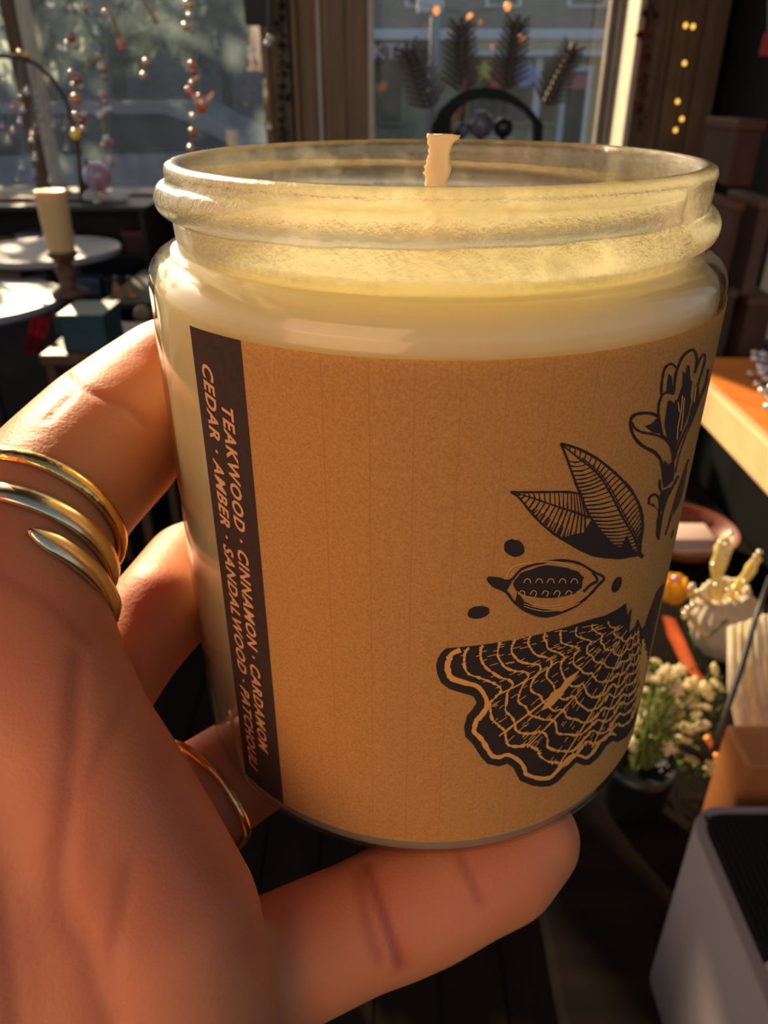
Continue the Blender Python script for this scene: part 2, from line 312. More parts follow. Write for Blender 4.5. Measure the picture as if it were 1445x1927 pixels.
# parked car
car = thing('car', 'pale blue parked car seen through the left window', 'car', (-2.4, 7.7, GZ))
CY = 7.0; cz = lambda v: atY(300, v, CY).z
m_car = mat('car_paint', (.30, .36, .46), .25, coat=.6); m_cg = mat('car_glass', (.05, .06, .08), .08, coat=.5); m_ws = mat('windscreen', (.20, .27, .38), .15, coat=.6); m_tyre = mat('tyre', (.02, .02, .02), .8)
zr = cz(196); xr0, xr1, xr2 = xw(60, CY), xw(300, CY), xw(478, CY)
body = [(-5.1, .25), (-5.15, .75), (-4.9, .92), (xr2, cz(285)), (.2, cz(285)-.12), (.45, .6), (.45, .2), (-5.1, .2)]
obj('body', prism(bmesh.new(), [Vector((x, CY, z+GZ*0)) for x, z in body], (0, 1.7, 0)), m_car, car)
cab = [(-4.85, .9), (-4.3, zr-.10), (xr0-.3, zr), (xr1, zr), (xr1+.2, zr-.05), (xr2, cz(280))]
obj('cabin', prism(bmesh.new(), [Vector((x, CY+.12, z)) for x, z in cab], (0, 1.46, 0)), m_car, car)
for a in ([(-4.55, .95), (-4.15, zr-.15), (-3.35, zr-.08), (-3.35, .95)], [(-3.25, .95), (-3.25, zr-.07), (xr1-.02, zr-.07), (xr1+.15, zr-.12), (xr2-.2, cz(280))]):
    obj('side_window', prism(bmesh.new(), [Vector((x, CY+.09, z)) for x, z in a], (0, .06, 0)), m_cg, car)
bm = bmesh.new(); e = Vector((0, .02, .02))
ws = [Vector((xr1+.1, CY+.2, zr-.01)), Vector((xr2-.02, CY+.2, cz(281))), Vector((xr2-.02, CY+1.5, cz(281))), Vector((xr1+.1, CY+1.5, zr-.01))]
prism(bm, ws, (.012, 0, .02)); obj('windscreen', bm, m_ws, car)  # blue base colour carries the reflected sky
for x in (-4.2, -.6):
    for y in (CY-.02, CY+1.5):
        bm = lathe(bmesh.new(), [(0, 0), (.2, 0), (.31, .02), (.33, .08), (.33, .16), (.3, .2), (0, .2)], n=24)
        bmesh.ops.rotate(bm, verts=bm.verts, cent=(0, 0, 0), matrix=Matrix.Rotation(-pi/2, 3, 'X')); bmesh.ops.translate(bm, verts=bm.verts, vec=(x, y, GZ+.33)); obj('wheel', bm, m_tyre, car, True)
#@@SHOP
# ================================================================== THINGS IN THE SHOP (left)
m_marble = mat('white_tabletop', (.36, .35, .36), .4, var=.12, vscale=4); m_iron = mat('dark_iron', (.03, .025, .022), .5); m_wax2 = mat('ivory_wax', (.85, .58, .26), .5, sss=.6, sssr=(1, .7, .4), sscale=.02)
m_bw = mat('turned_brown_wood', (.16, .075, .03), .5, var=.4, vscale=30)
def round_table(c, z, rx, label, u):
    t = thing('round_table', label, 'table', (c[0], c[1], 0), 'white topped display tables')
    obj('tabletop', lathe(bmesh.new(), [(0, z-.025), (rx*.98, z-.025), (rx, z-.018), (rx, z-.004), (rx*.985, z), (0, z)], (c[0], c[1], 0), 48), m_marble, t)
    obj('pedestal', lathe(bmesh.new(), [(0, .03), (.03, .03), (.025, z*.5), (.03, z-.025), (0, z-.025)], (c[0], c[1], 0), 16), m_iron, t, True)
    obj('foot', lathe(bmesh.new(), [(0, 0), (rx*.6, 0), (rx*.6, .015), (.05, .03), (0, .03)], (c[0], c[1], 0), 32), m_iron, t, True)
    return t
p = atZ(112, 562, .9); round_table((p.x-.29, p.y), .9, .29, 'white round table at the left edge, lower and nearer of two', 0)
p = atZ(222, 467, .95); round_table((p.x-.27, p.y), .95, .27, 'white round table behind the candle, higher and farther of two', 0)
# candle on turned holder standing on the nearer table
cp = atZ(118, 556, .9); cY = cp.y
def cz_(v): return atY(105, v, cY).z
ccx = atY(104, 410, cY).x; k_ = cY/(F*cP)
hold = thing('candle_holder', 'turned brown wooden candle holder on the nearer white table', 'candle holder', (ccx, cY, .9))
zb, zt = .9, cz_(474)
pr = [(0, zb), (.055, zb), (.058, zb+.01), (.03, zb+.03), (.022, zb+.05), (.034, zb+.08), (.02, zb+.1), (.026, zt-.03), (.045, zt-.01), (.045, zt), (0, zt)]
obj('stem', lathe(bmesh.new(), pr, (ccx, cY, 0), 24), m_bw, hold, True)
can = thing('pillar_candle', 'ivory pillar candle on the wooden holder at left', 'candle', (ccx, cY, zt))
h_ = cz_(358)
obj('wax', lathe(bmesh.new(), [(0, zt), (.038, zt), (.041, zt+.01), (.046, h_-.01), (.044, h_), (.036, h_-.004), (0, h_-.008)], (ccx, cY, 0), 28), m_wax2, can, True)
obj('wick', tube(bmesh.new(), [(ccx, cY, h_-.01), (ccx+.002, cY, h_+.012)], .0015, 6), m_iron, can)
# dark open display cabinet with trays of small goods at left
zt2 = 1.04
cab_ = thing('display_cabinet', 'dark open display cabinet under the arched stand at left', 'cabinet', (-1.9, 3.65, 0))
m_wal = mat('dark_walnut', (.045, .028, .02), .5, var=.4)
obj('back_panel', BX((-2.9, 3.83, 0), (-1.02, 3.85, zt2-.02)), m_wal, cab_)
for x in (-2.9, -1.98, -1.04): obj('side_panel', BX((x, 3.46, 0), (x+.02, 3.83, zt2-.02)), m_wal, cab_)
for z in (.66, .84): obj('shelf_board', BX((-2.88, 3.47, z-.018), (-1.04, 3.83, z)), m_wal, cab_)
obj('lower_doors', BX((-2.88, 3.465, .02), (-1.04, 3.83, .64), .003), m_wal, cab_)
obj('top', BX((-2.92, 3.44, zt2-.02), (-1.0, 3.86, zt2), .004), mat('dark_walnut_top', (.06, .045, .04), .4), cab_)
rn = random.Random(3)
cols = [('rust', (.22, .07, .03)), ('grey', (.2, .18, .17)), ('black', (.03, .03, .035)), ('tan', (.22, .14, .07)), ('pale', (.42, .40, .38)), ('maroon', (.12, .03, .03)), ('brown', (.14, .07, .03)), ('blue grey', (.12, .14, .18))]
for k in range(16):
    x = -1.94+(k % 8)*.115; h = rn.uniform(.05, .10); z0_ = (.84, .66)[k//8]; nm_, c_ = cols[(k*3) % 8]
    if abs(x+1.98) < .06: continue
    t = thing('trinket_box', 'small %s box on the %s shelf of the dark cabinet' % (nm_, ('upper', 'lower')[k//8]), 'box', (x+.05, 3.55, z0_), 'small boxes in the dark cabinet')
    obj('box_body', BX((x, 3.49, z0_), (x+.095, 3.61, z0_+h*.7), .003), mat('trinket_'+nm_, c_, .5, var=.3, vscale=40), t)
    obj('box_lid', BX((x-.003, 3.487, z0_+h*.7), (x+.098, 3.613, z0_+h), .004), mat('trinketlid_'+nm_, tuple(min(1, q*1.5) for q in c_), .4), t)
# clutter on/under the near table
def small_box(name, label, cat, u0, u1, v0, v1, Y, col, dz=.08):
    a = atY(u0, v1, Y); b = atY(u1, v0, Y); return a, b
a = atY(122, 662, 2.05); b = atY(192, 592, 2.05)
st = thing('low_stool', 'dark low stool holding the teal box beside the candle holder', 'stool', ((a.x+b.x)/2, 2.15, 0))
obj('seat', BX((a.x-.06, 2.02, a.z-.03), (b.x+.05, 2.35, a.z), .004), m_bw, st)
for sx in (a.x-.04, b.x+.03):
    for sy in (2.04, 2.33): obj('leg', BX((sx-.012, sy-.012, 0), (sx+.012, sy+.012, a.z-.03)), m_bw, st)
tb = thing('teal_box', 'dark teal box standing below the candle holder', 'box', ((a.x+b.x)/2, 2.1, a.z))
obj('box_body', BX((a.x, 2.05, a.z), (b.x, 2.2, b.z-.012), .003), mat('teal_card', (.025, .07, .075), .6, var=.2), tb); obj('lid', BX((a.x-.003, 2.047, b.z-.012), (b.x+.003, 2.203, b.z), .002), mat('teal_lid', (.03, .08, .085), .5), tb)
sc_ = thing('red_scarf', 'dark red scarf hanging below the nearer white table', 'scarf', atY(80, 590, 2.2))
bm = bmesh.new(); g_ = [[bm.verts.new(atY(58+i*5+sin(jj*.7)*2-jj*2.2, 596+jj*9, 2.2)+Vector((0, .012*sin(i*2.1), 0))) for i in range(8)] for jj in range(9)]
for r0, r1 in zip(g_, g_[1:]):
    for q in range(7): bm.faces.new((r0[q], r0[q+1], r1[q+1], r1[q]))
bmesh.ops.solidify(bm, geom=bm.faces[:], thickness=.004); obj('cloth', bm, mat('red_cloth', (.26, .02, .03), .8, var=.3, vscale=60), sc_, True)
# bottles and small spheres on the farther table / floor shelf
shf = thing('low_shelf', 'dark low shelf unit behind the jar shoulder at left', 'shelf', (-.7, 2.75, 0))
zz = atY(246, 556, 2.6).z
obj('board', BX((-.92, 2.5, zz-.02), (-.5, 3.0, zz), .003), m_panel, shf)
obj('upright', BX((-.92, 2.52, 0), (-.90, 2.98, zz-.02)), m_panel, shf); obj('upright', BX((-.52, 2.52, 0), (-.5, 2.98, zz-.02)), m_panel, shf)
m_amber = mat('amber_glass', (.75, .38, .08), .08, trans=.7)
for i, (u, lb) in enumerate(((222, 'amber bottle left of two, on the dark low shelf'), (247, 'amber bottle right of two, on the dark low shelf'))):
    q = atY(u, 556, 2.6); t = thing('amber_bottle', lb, 'bottle', (q.x, 2.6, zz), 'amber bottles')
    obj('glass', lathe(bmesh.new(), [(0, 0), (.013, 0), (.014, .004), (.014, .03), (.006, .038), (.006, .05), (0, .05)], (q.x, 2.6, zz), 16), m_amber, t, True); obj('cap', lathe(bmesh.new(), [(0, .05), (.008, .05), (.008, .062), (0, .062)], (q.x, 2.6, zz), 12), m_iron, t)
q = atY(268, 592, 2.43); t = thing('tan_ball', 'blurred tan wooden ball beside the jar shoulder', 'ball', q); obj('ball', ball(bmesh.new(), q, .028, 3), mat('tan_wood_ball', (.35, .2, .09), .5, var=.2), t, True)
q2 = thing('ball_stand', 'thin dark stand under the tan wooden ball', 'stand', (q.x, q.y, 0)); obj('rod', tube(bmesh.new(), [(q.x, q.y, .012), (q.x, q.y, q.z-.027)], .006, 8), m_iron, q2); obj('foot', lathe(bmesh.new(), [(0, 0), (.045, 0), (.045, .008), (0, .014)], (q.x, q.y, 0), 24), m_iron, q2)
# arched suncatcher stand
AY = 3.62
arch = thing('arched_stand', 'dark arched suncatcher stand at the left window', 'stand', (atY(20, 300, AY).x, AY, zt2))
pp = [(-128, 420), (-118, 300), (-100, 210), (-75, 150), (-40, 118), (0, 105), (38, 107), (70, 122), (100, 150), (122, 185), (137, 225), (146, 275), (152, 340), (156, 395)]
ap = [atY(u, v, AY) for u, v in pp]; ap[0].z = ap[-1].z = zt2+.004
m_arch = mat('arch_brown', (.07, .04, .035), .45)
obj('arch', tube(bmesh.new(), ap, .009, 10), m_arch, arch, True)
obj('base_bar', BX((ap[0].x-.03, AY-.05, zt2+.0005), (ap[-1].x+.03, AY+.05, zt2+.014), .003), m_bw, arch)
obj('top_clip', tube(bmesh.new(), [atY(36, 99, AY)+Vector((0, -.012, 0)), atY(56, 107, AY)+Vector((0, -.012, 0))], .011, 10), mat('gold_clip', (.9, .65, .25), .25, metal=1), arch, True)
obj('foot_post', tube(bmesh.new(), [atY(153, 300, AY)+Vector((.02, 0, 0)), Vector((ap[-1].x+.02, AY, zt2+.01))], [.006, .02], 10), m_bw, arch, True)
# bead strands: threads with glass beads
def bead_mat(name, col, t=.45, gl=.25):
    m = sheet(name, col, t); n = m.node_tree.nodes; l = m.node_tree.links; out = n['Material Output']; src = out.inputs[0].links[0].from_socket
    g = n.new('ShaderNodeBsdfGlossy'); g.inputs['Roughness'].default_value = .22; g.inputs[0].default_value = (1, .95, .88, 1); mx = n.new('ShaderNodeMixShader'); mx.inputs[0].default_value = gl
    l.new(src, mx.inputs[1]); l.new(g.outputs[0], mx.inputs[2]); l.new(mx.outputs[0], out.inputs[0]); return m
BM = {'w': bead_mat('clear_bead', (.8, .8, .82), gl=.5), 'o': bead_mat('orange_bead', (.85, .32, .10)), 'g': bead_mat('gold_bead', (1, .75, .3), gl=.5), 'p': bead_mat('pink_bead', (.85, .3, .35)), 'y': bead_mat('yellow_bead', (1, .8, .02)),
      'b': bead_mat('blue_bead', (.2, .5, .75)), 'c': bead_mat('copper_bead', (.8, .42, .25), gl=.45), 'v': bead_mat('violet_bead', (.6, .3, .75)), 'n': bead_mat('green_bead', (.45, .6, .35)), 't': bead_mat('teal_bead', (.35, .6, .5)), 'r': bead_mat('red_bead', (.55, .12, .05))}
m_thread = mat('nylon_thread', (.45, .42, .36), .4)
bead_base = {}
def bead(p, r, kind, parent):
    if kind not in bead_base:
        me = bpy.data.meshes.new('bead'); b_ = ball(bmesh.new(), Vector(), 1, 2); b_.to_mesh(me); b_.free(); me.materials.append(BM[kind])
        for f_ in me.polygons: f_.use_smooth = True
        bead_base[kind] = me
    o = bpy.data.objects.new('bead', bead_base[kind]); C.objects.link(o); o.parent = parent
    o.location = Vector(p)-parent.location; o.scale = (r, r, r); return o
def strand(label, x_of, vtop, beads, Y, group='bead strands in the left window', top=None):
    tp = top or atY(x_of, vtop, Y); low = beads[-1]
    pl = atY(low[0], low[1], Y)
    t = thing('bead_strand', label, 'suncatcher', tp, group)
    obj('thread', tube(bmesh.new(), [tp, Vector((pl.x, Y, pl.z))], .0012, 5), m_thread, t)
    for b_ in beads:
        u, v, k = b_[:3]; r = b_[3] if len(b_) > 3 else 4.2
        bead(atY(u, v, Y)+Vector((0, random.uniform(-.008, .008), 0)), 1.5*r*Y/1659, k, t)
TOPV = -180
strand('bead strand with a rust bead on top and a yellow bead at its foot', 133, TOPV, [(133, 70, 'r', 6), (128, 84, 'w'), (140, 85, 'g', 5), (128, 96, 'w'), (134, 138, 'c'), (143, 149, 'r', 7), (139, 162, 'n'), (152, 164, 'w'), (144, 187, 'o', 7), (141, 217, 'c'), (158, 217, 'c'), (150, 226, 'r', 7), (154, 245, 'c'), (142, 252, 'y', 6.5)], 2.5)
strand('bead strand of copper and clear beads second from the yellow bead', 190, TOPV, [(184, 105, 'c'), (192, 128, 'c', 6), (197, 145, 'n'), (193, 179, 'c', 5), (196, 190, 'c'), (206, 207, 'w'), (199, 209, 'w'), (189, 218, 'w', 5), (202, 262, 'w', 5), (208, 268, 'p', 4), (196, 273, 'c', 5), (206, 301, 'c', 5), (207, 308, 'c')], 2.55)
strand('short bead strand with two copper beads near mid window', 273, TOPV, [(276, 118, 'c', 5), (271, 143, 'c', 5)], 2.6)
strand('bead strand with a gold bead at top, beside the winged charm', 360, TOPV, [(355, 8, 'g', 7), (358, 30, 'w'), (350, 50, 'c', 5), (362, 58, 'n', 4), (362, 122, 'o', 5), (364, 134, 'r', 6), (368, 146, 'g', 5), (362, 158, 'c'), (356, 170, 'p', 5), (364, 221, 'w', 5), (362, 250, 'r', 6), (360, 279, 'c', 5)], 2.5)
strand('short strand of two clear beads above the arched stand', 140, TOPV, [(136, 17, 'w', 5), (159, 14, 'g', 5)], 2.6)
strand('short strand ending in a clear bead between diagonal rods', 197, TOPV, [(198, 25, 'w', 5)], 2.62)
strand('pair of clear beads hanging beside the centre post', 506, TOPV, [(508, 73, 'w', 4.5), (503, 83, 'w', 4.5)], 3.2)
arch_b = [(8, 155, 'g', 5, 'w'), (24, 250, 'v', 6, 'p'), (16, 268, 'w', 7, 'w'), (38, 182, 'w', 5, 'w'), (51, 175, 'w', 7, 'w'), (68, 179, 'w', 5, 'w'), (25, 204, 'p', 7, 'p'), (43, 208, 'w', 7, 'o'), (69, 206, 'n', 6, 'n'), (90, 208, 'p', 5, 'p'), (38, 232, 'v', 6, 'v'), (67, 238, 'w', 5, 'w'), (79, 225, 'n', 5, 'n'), (61, 254, 'g', 6, 'w'), (74, 251, 'p', 5, 'p'), (60, 266, 'w', 6.5, 'w'), (102, 237, 'w', 6, 'w'), (112, 229, 'b', 5, 'b'), (123, 231, 'c', 5.5, 'o'), (122, 243, 'w', 6.5, 'w'), (85, 268, 'n', 5, 'n'), (125, 281, 'w', 6, 'w'), (94, 154, 'c', 5, 'c'), (4, 240, 'v', 5, 'v'), (66, 301, 'g', 7.5, 'w'), (42, 318, 'w', 8, 'w'), (65, 331, 'v', 7, 'y'), (35, 341, 't', 8, 't'), (96, 342, 'w', 7, 'w')]
cn = {'g': 'gold', 'v': 'violet', 'w': 'clear', 'p': 'pink', 'n': 'green', 'b': 'blue', 'c': 'copper', 't': 'teal', 'o': 'orange', 'y': 'yellow'}
for i, (u, v, k, r, k2) in enumerate(sorted(arch_b)):
    # hangs from the arch above it
    vt = 105
    for (ua, va), (ub, vb) in zip(pp, pp[1:]):
        if ua <= u <= ub: vt = va+(vb-va)*(u-ua)/(ub-ua)
    tp = atY(u, vt, AY-.0); tp.y = AY-.012; rank = sum(1 for q_ in sorted(arch_b)[:i+1] if q_[2] == k); dpt = 'high' if v < 200 else ('mid-height' if v < 262 else 'low')
    hz = 'left' if u < 45 else ('centre' if u < 85 else 'right')
    t = thing('bead_drop', '%s glass bead hanging %s under the arched stand, %s %s one from the left' % (cn[k], dpt, ['first', 'second', 'third', 'fourth', 'fifth', 'sixth', 'seventh', 'eighth', 'ninth', 'tenth', 'eleventh', 'twelfth', 'thirteenth', 'fourteenth', 'fifteenth', 'sixteenth'][rank-1], cn[k]), 'suncatcher', tp, 'bead drops under the arched stand')
    bl = atY(u, v, AY-.012); obj('thread', tube(bmesh.new(), [tp, bl], .0009, 5), m_thread, t)
    bead(bl, r*.8*AY/1659, k, t); bead(bl+Vector((.004, 0, r*1.35*AY/1659)), r*.5*AY/1659, k2, t)
# winged charm
q = atY(378, 195, 2.42); t = thing('winged_charm', 'amber winged charm hanging at right of the left window', 'suncatcher', q)
obj('charm_body', ball(bmesh.new(), q, 1, 3, (.018, .012, .026)), BM['o'], t, True)
for sx, ln in ((-1, .026), (1, .042)):
    obj('wing', prism(bmesh.new(), [q+Vector((sx*.008, 0, .012)), q+Vector((sx*ln, 0, .032)), q+Vector((sx*ln*.7, 0, .012)), q+Vector((sx*.01, 0, 0))], (0, .003, 0)), BM['o'], t)
obj('thread', tube(bmesh.new(), [q+Vector((0, 0, .02)), Vector((q.x, q.y, 2.42))], .001, 5), m_thread, t)
# diagonal wooden rods with an amber drop
for (a, b, lb) in (((188, -30), (228, 78), 'slanting wooden rod with an amber drop at its end'), ((258, -20), (296, 45), 'shorter slanting wooden rod right of the amber drop')):
    t = thing('slanting_rod', lb, 'mobile', atY(a[0], a[1], 2.7), 'slanting rods of the mobile'); obj('rod', tube(bmesh.new(), [atY(*a, 2.7), atY(*b, 2.7)], [.004, .006], 8), mat('pale_rod', (.55, .36, .22), .5), t, True)
    obj('thread', tube(bmesh.new(), [atY(*a, 2.7), atY(a[0], TOPV, 2.7)], .001, 5), m_thread, t)
    if b[1] > 60:
        for dv in (6, 14): bead(atY(b[0]+dv*.1, b[1]+dv-4, 2.7), .016-.0003*dv, 'o', t)
rail = obj('trim_5', tube(bmesh.new(), [(-2.3, 2.5, 2.37), (-.1, 2.5, 2.37)], .008, 8), m_iron, kind='structure')
# crystal ball and stones on the cabinet end
q = atY(183, 332, 3.6)
t = thing('crystal_ball', 'pink and grey striped glass ball left of the jar', 'ball', q)
m_str = mat('striped_glass', (.6, .6, .68), .1, col2=(.55, .16, .22), vscale=26, coat=.6, stretch=(3, 1, .4))
obj('ball', ball(bmesh.new(), q, 28*3.6/1659, 3), m_str, t, True)
for i, (du, dv, sx, lb, ku) in enumerate(((-14, 3, 1.3, 'pale rough stone left under the striped glass ball', (.7, .62, .55)), (14, 8, 1.1, 'pinkish stone in the middle under the striped ball', (.8, .55, .42)), (38, 4, 1.7, 'white stone right under the striped glass ball', (.85, .82, .76)))):
    q = atY(185+du, 366+dv, 3.56); q.z = zt2+.024; t = thing('stone', lb, 'stone', q, 'stones under the striped ball'); bm = ball(bmesh.new(), q, 1, 3, (.028*sx, .026, .026))
    for v_ in bm.verts: v_.co += (v_.co-q)*noise.noise(v_.co*60)*.35
    obj('stone_body', bm, mat('stone%d' % i, ku, .6, var=.15, vscale=60), t, True)
q = atY(182, 380, 3.475); q.z = zt2+.012; t = thing('gold_bead', 'shiny gold bead just below the striped glass ball', 'bead', q); obj('bead_body', ball(bmesh.new(), q, .012, 2), BM['g'], t, True)
# black sign hanging from top at the centre post
a = atY(462, 48, 3.7); b = atY(508, -60, 3.7); t = thing('hanging_sign', 'black square sign at the top beside the centre post', 'sign', ((a.x+b.x)/2, 3.7, a.z)); obj('sign_board', BX((a.x, 3.69, a.z), (b.x, 3.72, b.z), .003), m_iron, t); obj('cord', tube(bmesh.new(), [((a.x+b.x)/2, 3.705, b.z), ((a.x+b.x)/2, 3.705, 4.5)], .002, 5), m_thread, t)
# fairy lights
def bulb_mat(name, col, s): return mat(name, col, .3, emit=col, estr=s)
fl1 = thing('fairy_light_string', 'string of orange lit bulbs across the top of the right window', 'string lights', atY(880, -20, 3.6))
lp_ = [(821, 20), (885, 33), (955, 12), (981, 72)]
obj('wire', tube(bmesh.new(), [atY(700, -20, 3.6)]+[atY(u, v-5, 3.6) for u, v in lp_[:3]]+[atY(1000, -40, 3.6)], .0012, 5), m_iron, fl1)
obj('wire_drop', tube(bmesh.new(), [atY(960, 8, 3.6), atY(981, 66, 3.6)], .001, 5), m_iron, fl1)
for u, v in lp_: obj('bulb', ball(bmesh.new(), atY(u, v, 3.6), .013, 2, (1, 1, 1.2)), bulb_mat('orange_bulb', (1, .33, .08), 1.3), fl1, True)
fl2 = thing('fairy_light_string', 'string of golden lit bulbs down the brown post at right', 'string lights', atY(1310, -20, WY-.36))
lp_ = [(1290, 48), (1304, 50), (1288, 119), (1275, 191), (1283, 224), (1271, 245)]
obj('wire', tube(bmesh.new(), [atY(1312, -60, WY-.36), atY(1296, 48, WY-.36), atY(1290, 90, WY-.36), atY(1288, 119, WY-.36), atY(1280, 160, WY-.36), atY(1275, 191, WY-.36), atY(1271, 245, WY-.36), atY(1268, 400, WY-.36)], .0015, 5), m_iron, fl2)
for u, v in lp_: obj('bulb', ball(bmesh.new(), atY(u, v, WY-.36), .0085, 2, (1, 1, 1.2)), bulb_mat('gold_bulb', (1, .55, .1), 1.6), fl2, True)
def garland(label, u0, u1, v0, v1, Y, col, n=26, wd=14):
    g = thing('leaf_garland', label, 'garland', atY(u0, v0, Y)); obj('cord', tube(bmesh.new(), [atY(u0, v0, Y), atY(u1, v1, Y)], .003, 5), m_iron, g)
    bm = bmesh.new(); rr = random.Random(int(u0))
    for k in range(n):
        f_ = k/(n-1); p = atY(u0+(u1-u0)*f_+rr.uniform(-wd, wd)*.4, v0+(v1-v0)*f_, Y-.01); a = rr.uniform(0, 2*pi); L = rr.uniform(.015, .04)
        d1 = Vector((cos(a), rr.uniform(-.4, .1), sin(a)))*L; d2 = Vector((-sin(a), 0, cos(a)))*L*.3
        bm.faces.new([bm.verts.new(p), bm.verts.new(p+d1*.5+d2), bm.verts.new(p+d1), bm.verts.new(p+d1*.5-d2)])
    bmesh.ops.solidify(bm, geom=bm.faces[:], thickness=.001)
    obj('leaves', bm, mat('garland'+label[:6], col, .7, var=.4), g, kind='stuff')
garland('dark garland down the left side of the centre post', 530, 533, -60, 300, WY-.14, (.03, .022, .015), 60)
garland('dark red leaf garland down the brown casing at right', 1226, 1200, -40, 240, WY-.35, (.16, .03, .015), 46, 20)
# gold strip ornament on post left
t = thing('hanging_ornament', 'long gold ornament hanging at the left edge of the post', 'ornament', atY(500, 150, 3.75))
for (v0, v1, r) in ((150, 210, 5), (230, 252, 7)): obj('gold_drop', tube(bmesh.new(), [atY(500+(v0 > 220)*8, v0, 3.75), atY(500+(v0 > 220)*8, (v0+v1)/2, 3.75), atY(500+(v0 > 220)*8, v1, 3.75)], [.005, r*.002, .006], 10), BM['g'], t, True)
obj('thread', tube(bmesh.new(), [atY(500, 148, 3.75), atY(503, -120, 3.75)], .0012, 5), m_thread, t)
# wheat ears on an ornament stand in the right window
EY = 2.9
base = atY(905, 300, EY); tblz = 1.12
wt = thing('window_table', 'dark table in front of the right window, behind the jar', 'table', (base.x, EY+.1, 0))
obj('tabletop', BX((-.1, EY-.35, tblz-.03), (1.0, EY+.45, tblz), .004), m_bw, wt)
for sx in (-.07, .96):
    for sy in (EY-.32, EY+.41): obj('leg', BX((sx-.02, sy-.02, 0), (sx+.02, sy+.02, tblz-.03)), m_bw, wt)
m_ear = mat('dry_ear', (.10, .075, .06), .8, var=.4, vscale=60); m_ear2 = mat('dry_awns', (.17, .13, .10), .8)
root = atY(880, 262, EY)
ears = [((842, 262), (812, 200), (766, 88), 'leftmost of the four dried wheat ears in the window'), ((868, 262), (868, 170), (868, 42), 'second dried wheat ear from the left, straight upright'), ((935, 262), (952, 165), (973, 38), 'third dried wheat ear from the left, leaning right'), ((985, 262), (1025, 195), (1078, 88), 'rightmost of the four dried wheat ears, tilted outward')]
for gi, (a, b, c, lb) in enumerate(ears):
    A, B, D = [atY(*p_, EY+.05*gi) for p_ in (a, b, c)]; A = Vector((A.x, A.y, tblz+.01))
    t = thing('wheat_ear', lb, 'dried wheat', A, 'dried wheat ears')
    obj('stalk', tube(bmesh.new(), [A, B], .0035, 6), m_ear2, t)
    ax = (D-B); L = ax.length; axn = ax.normalized(); side = Vector((axn.z, 0, -axn.x)); bm = bmesh.new(); bm2 = bmesh.new(); dep = Vector((0, 1, 0))
    for k in range(10):
        f_ = k/10; p = B+ax*f_*.95; wdt = .010*(1-.25*f_)
        for sgn in (-1, 1, 0, 2):
            out = side*(sgn if abs(sgn) == 1 else 0)+dep*(0 if abs(sgn) == 1 else (1 if sgn else -1))
            dr = (axn*.85+out*(.95-.45*f_)).normalized(); s0 = p+out*(.009-.006*f_)
            M = dr.to_track_quat('Z', 'Y').to_matrix().to_4x4(); ball(bm, s0+dr*.016, 1, 1, (.0065, .0065, .021), M)
            tube(bm2, [s0+dr*.012, s0+dr*.035+out*.004, s0+dr*(.066-.018*f_)+out*.010], [.0065, .0065, .0032], 4)
    obj('grains', bm, m_ear, t, True); obj('awns', bm2, m_ear2, t, kind='stuff')
# copper stem between
t = thing('copper_stem', 'copper coloured curved stem behind the candle wick', 'ornament', atY(874, 250, EY-.02)); pts = [atY(u, v, EY-.02) for u, v in ((848, 262), (862, 225), (872, 190), (876, 150))]; pts.insert(0, Vector((pts[0].x, EY-.02, tblz)))
obj('stem', tube(bmesh.new(), pts, [.012, .016, .022, .014, .008], 10), mat('copper', (.42, .18, .09), .4, metal=.3), t, True)
# black crescent arch bowl with marbled stones
BY = EY-.25
t = thing('black_arch', 'glossy black arched ornament behind the wick', 'ornament', Vector((atY(912, 262, BY).x, BY, tblz)))
outer = [(806, 262), (812, 236), (828, 208), (850, 185), (880, 168), (912, 163), (945, 168), (975, 184), (1002, 208), (1022, 234), (1032, 250)]
inner = [(1016, 252), (1003, 232), (985, 210), (962, 196), (935, 188), (905, 186), (880, 192), (862, 205), (850, 222), (840, 262)]
zs_ = [atY(u, v, BY) for u, v in outer+inner]
for k_i in (0, len(outer)-1, len(outer), len(zs_)-1): zs_[k_i].z = tblz
bm = prism(bmesh.new(), zs_, (0, .05, 0)); obj('arch', bm, mat('black_gloss', (.008, .008, .009), .12, coat=.5), t)
zbk = atY(905, 262, BY+.1).z; dbk = thing('display_block', 'black block under the arch carrying the stone balls', 'block', (atY(910, 262, BY).x, BY+.12, tblz)); obj('block', BX((atY(850, 262, BY).x, BY+.055, tblz), (atY(985, 262, BY).x, BY+.2, zbk), .003), MATS['black_gloss'], dbk)
for i, (u, v, r, c_, lb) in enumerate(((905, 226, 26, (.10, .09, .10), 'black and white marbled stone ball under the black arch'), (948, 228, 20, (.05, .045, .05), 'dark pitted stone ball right inside the black arch'), (868, 235, 16, (.35, .33, .38), 'grey stone ball left inside the black arch'))):
    rr = r*BY/1659; q = atY(u, v, BY+.125); q.z = zbk+rr
    t = thing('stone_ball', lb, 'stone', q, 'stone balls under the black arch'); obj('ball', ball(bmesh.new(), q, rr, 3), mat('marbled%d' % i, c_, .25, col2=(.30, .28, .33) if i == 0 else (.02, .02, .02), vscale=45, coat=.3), t, True)
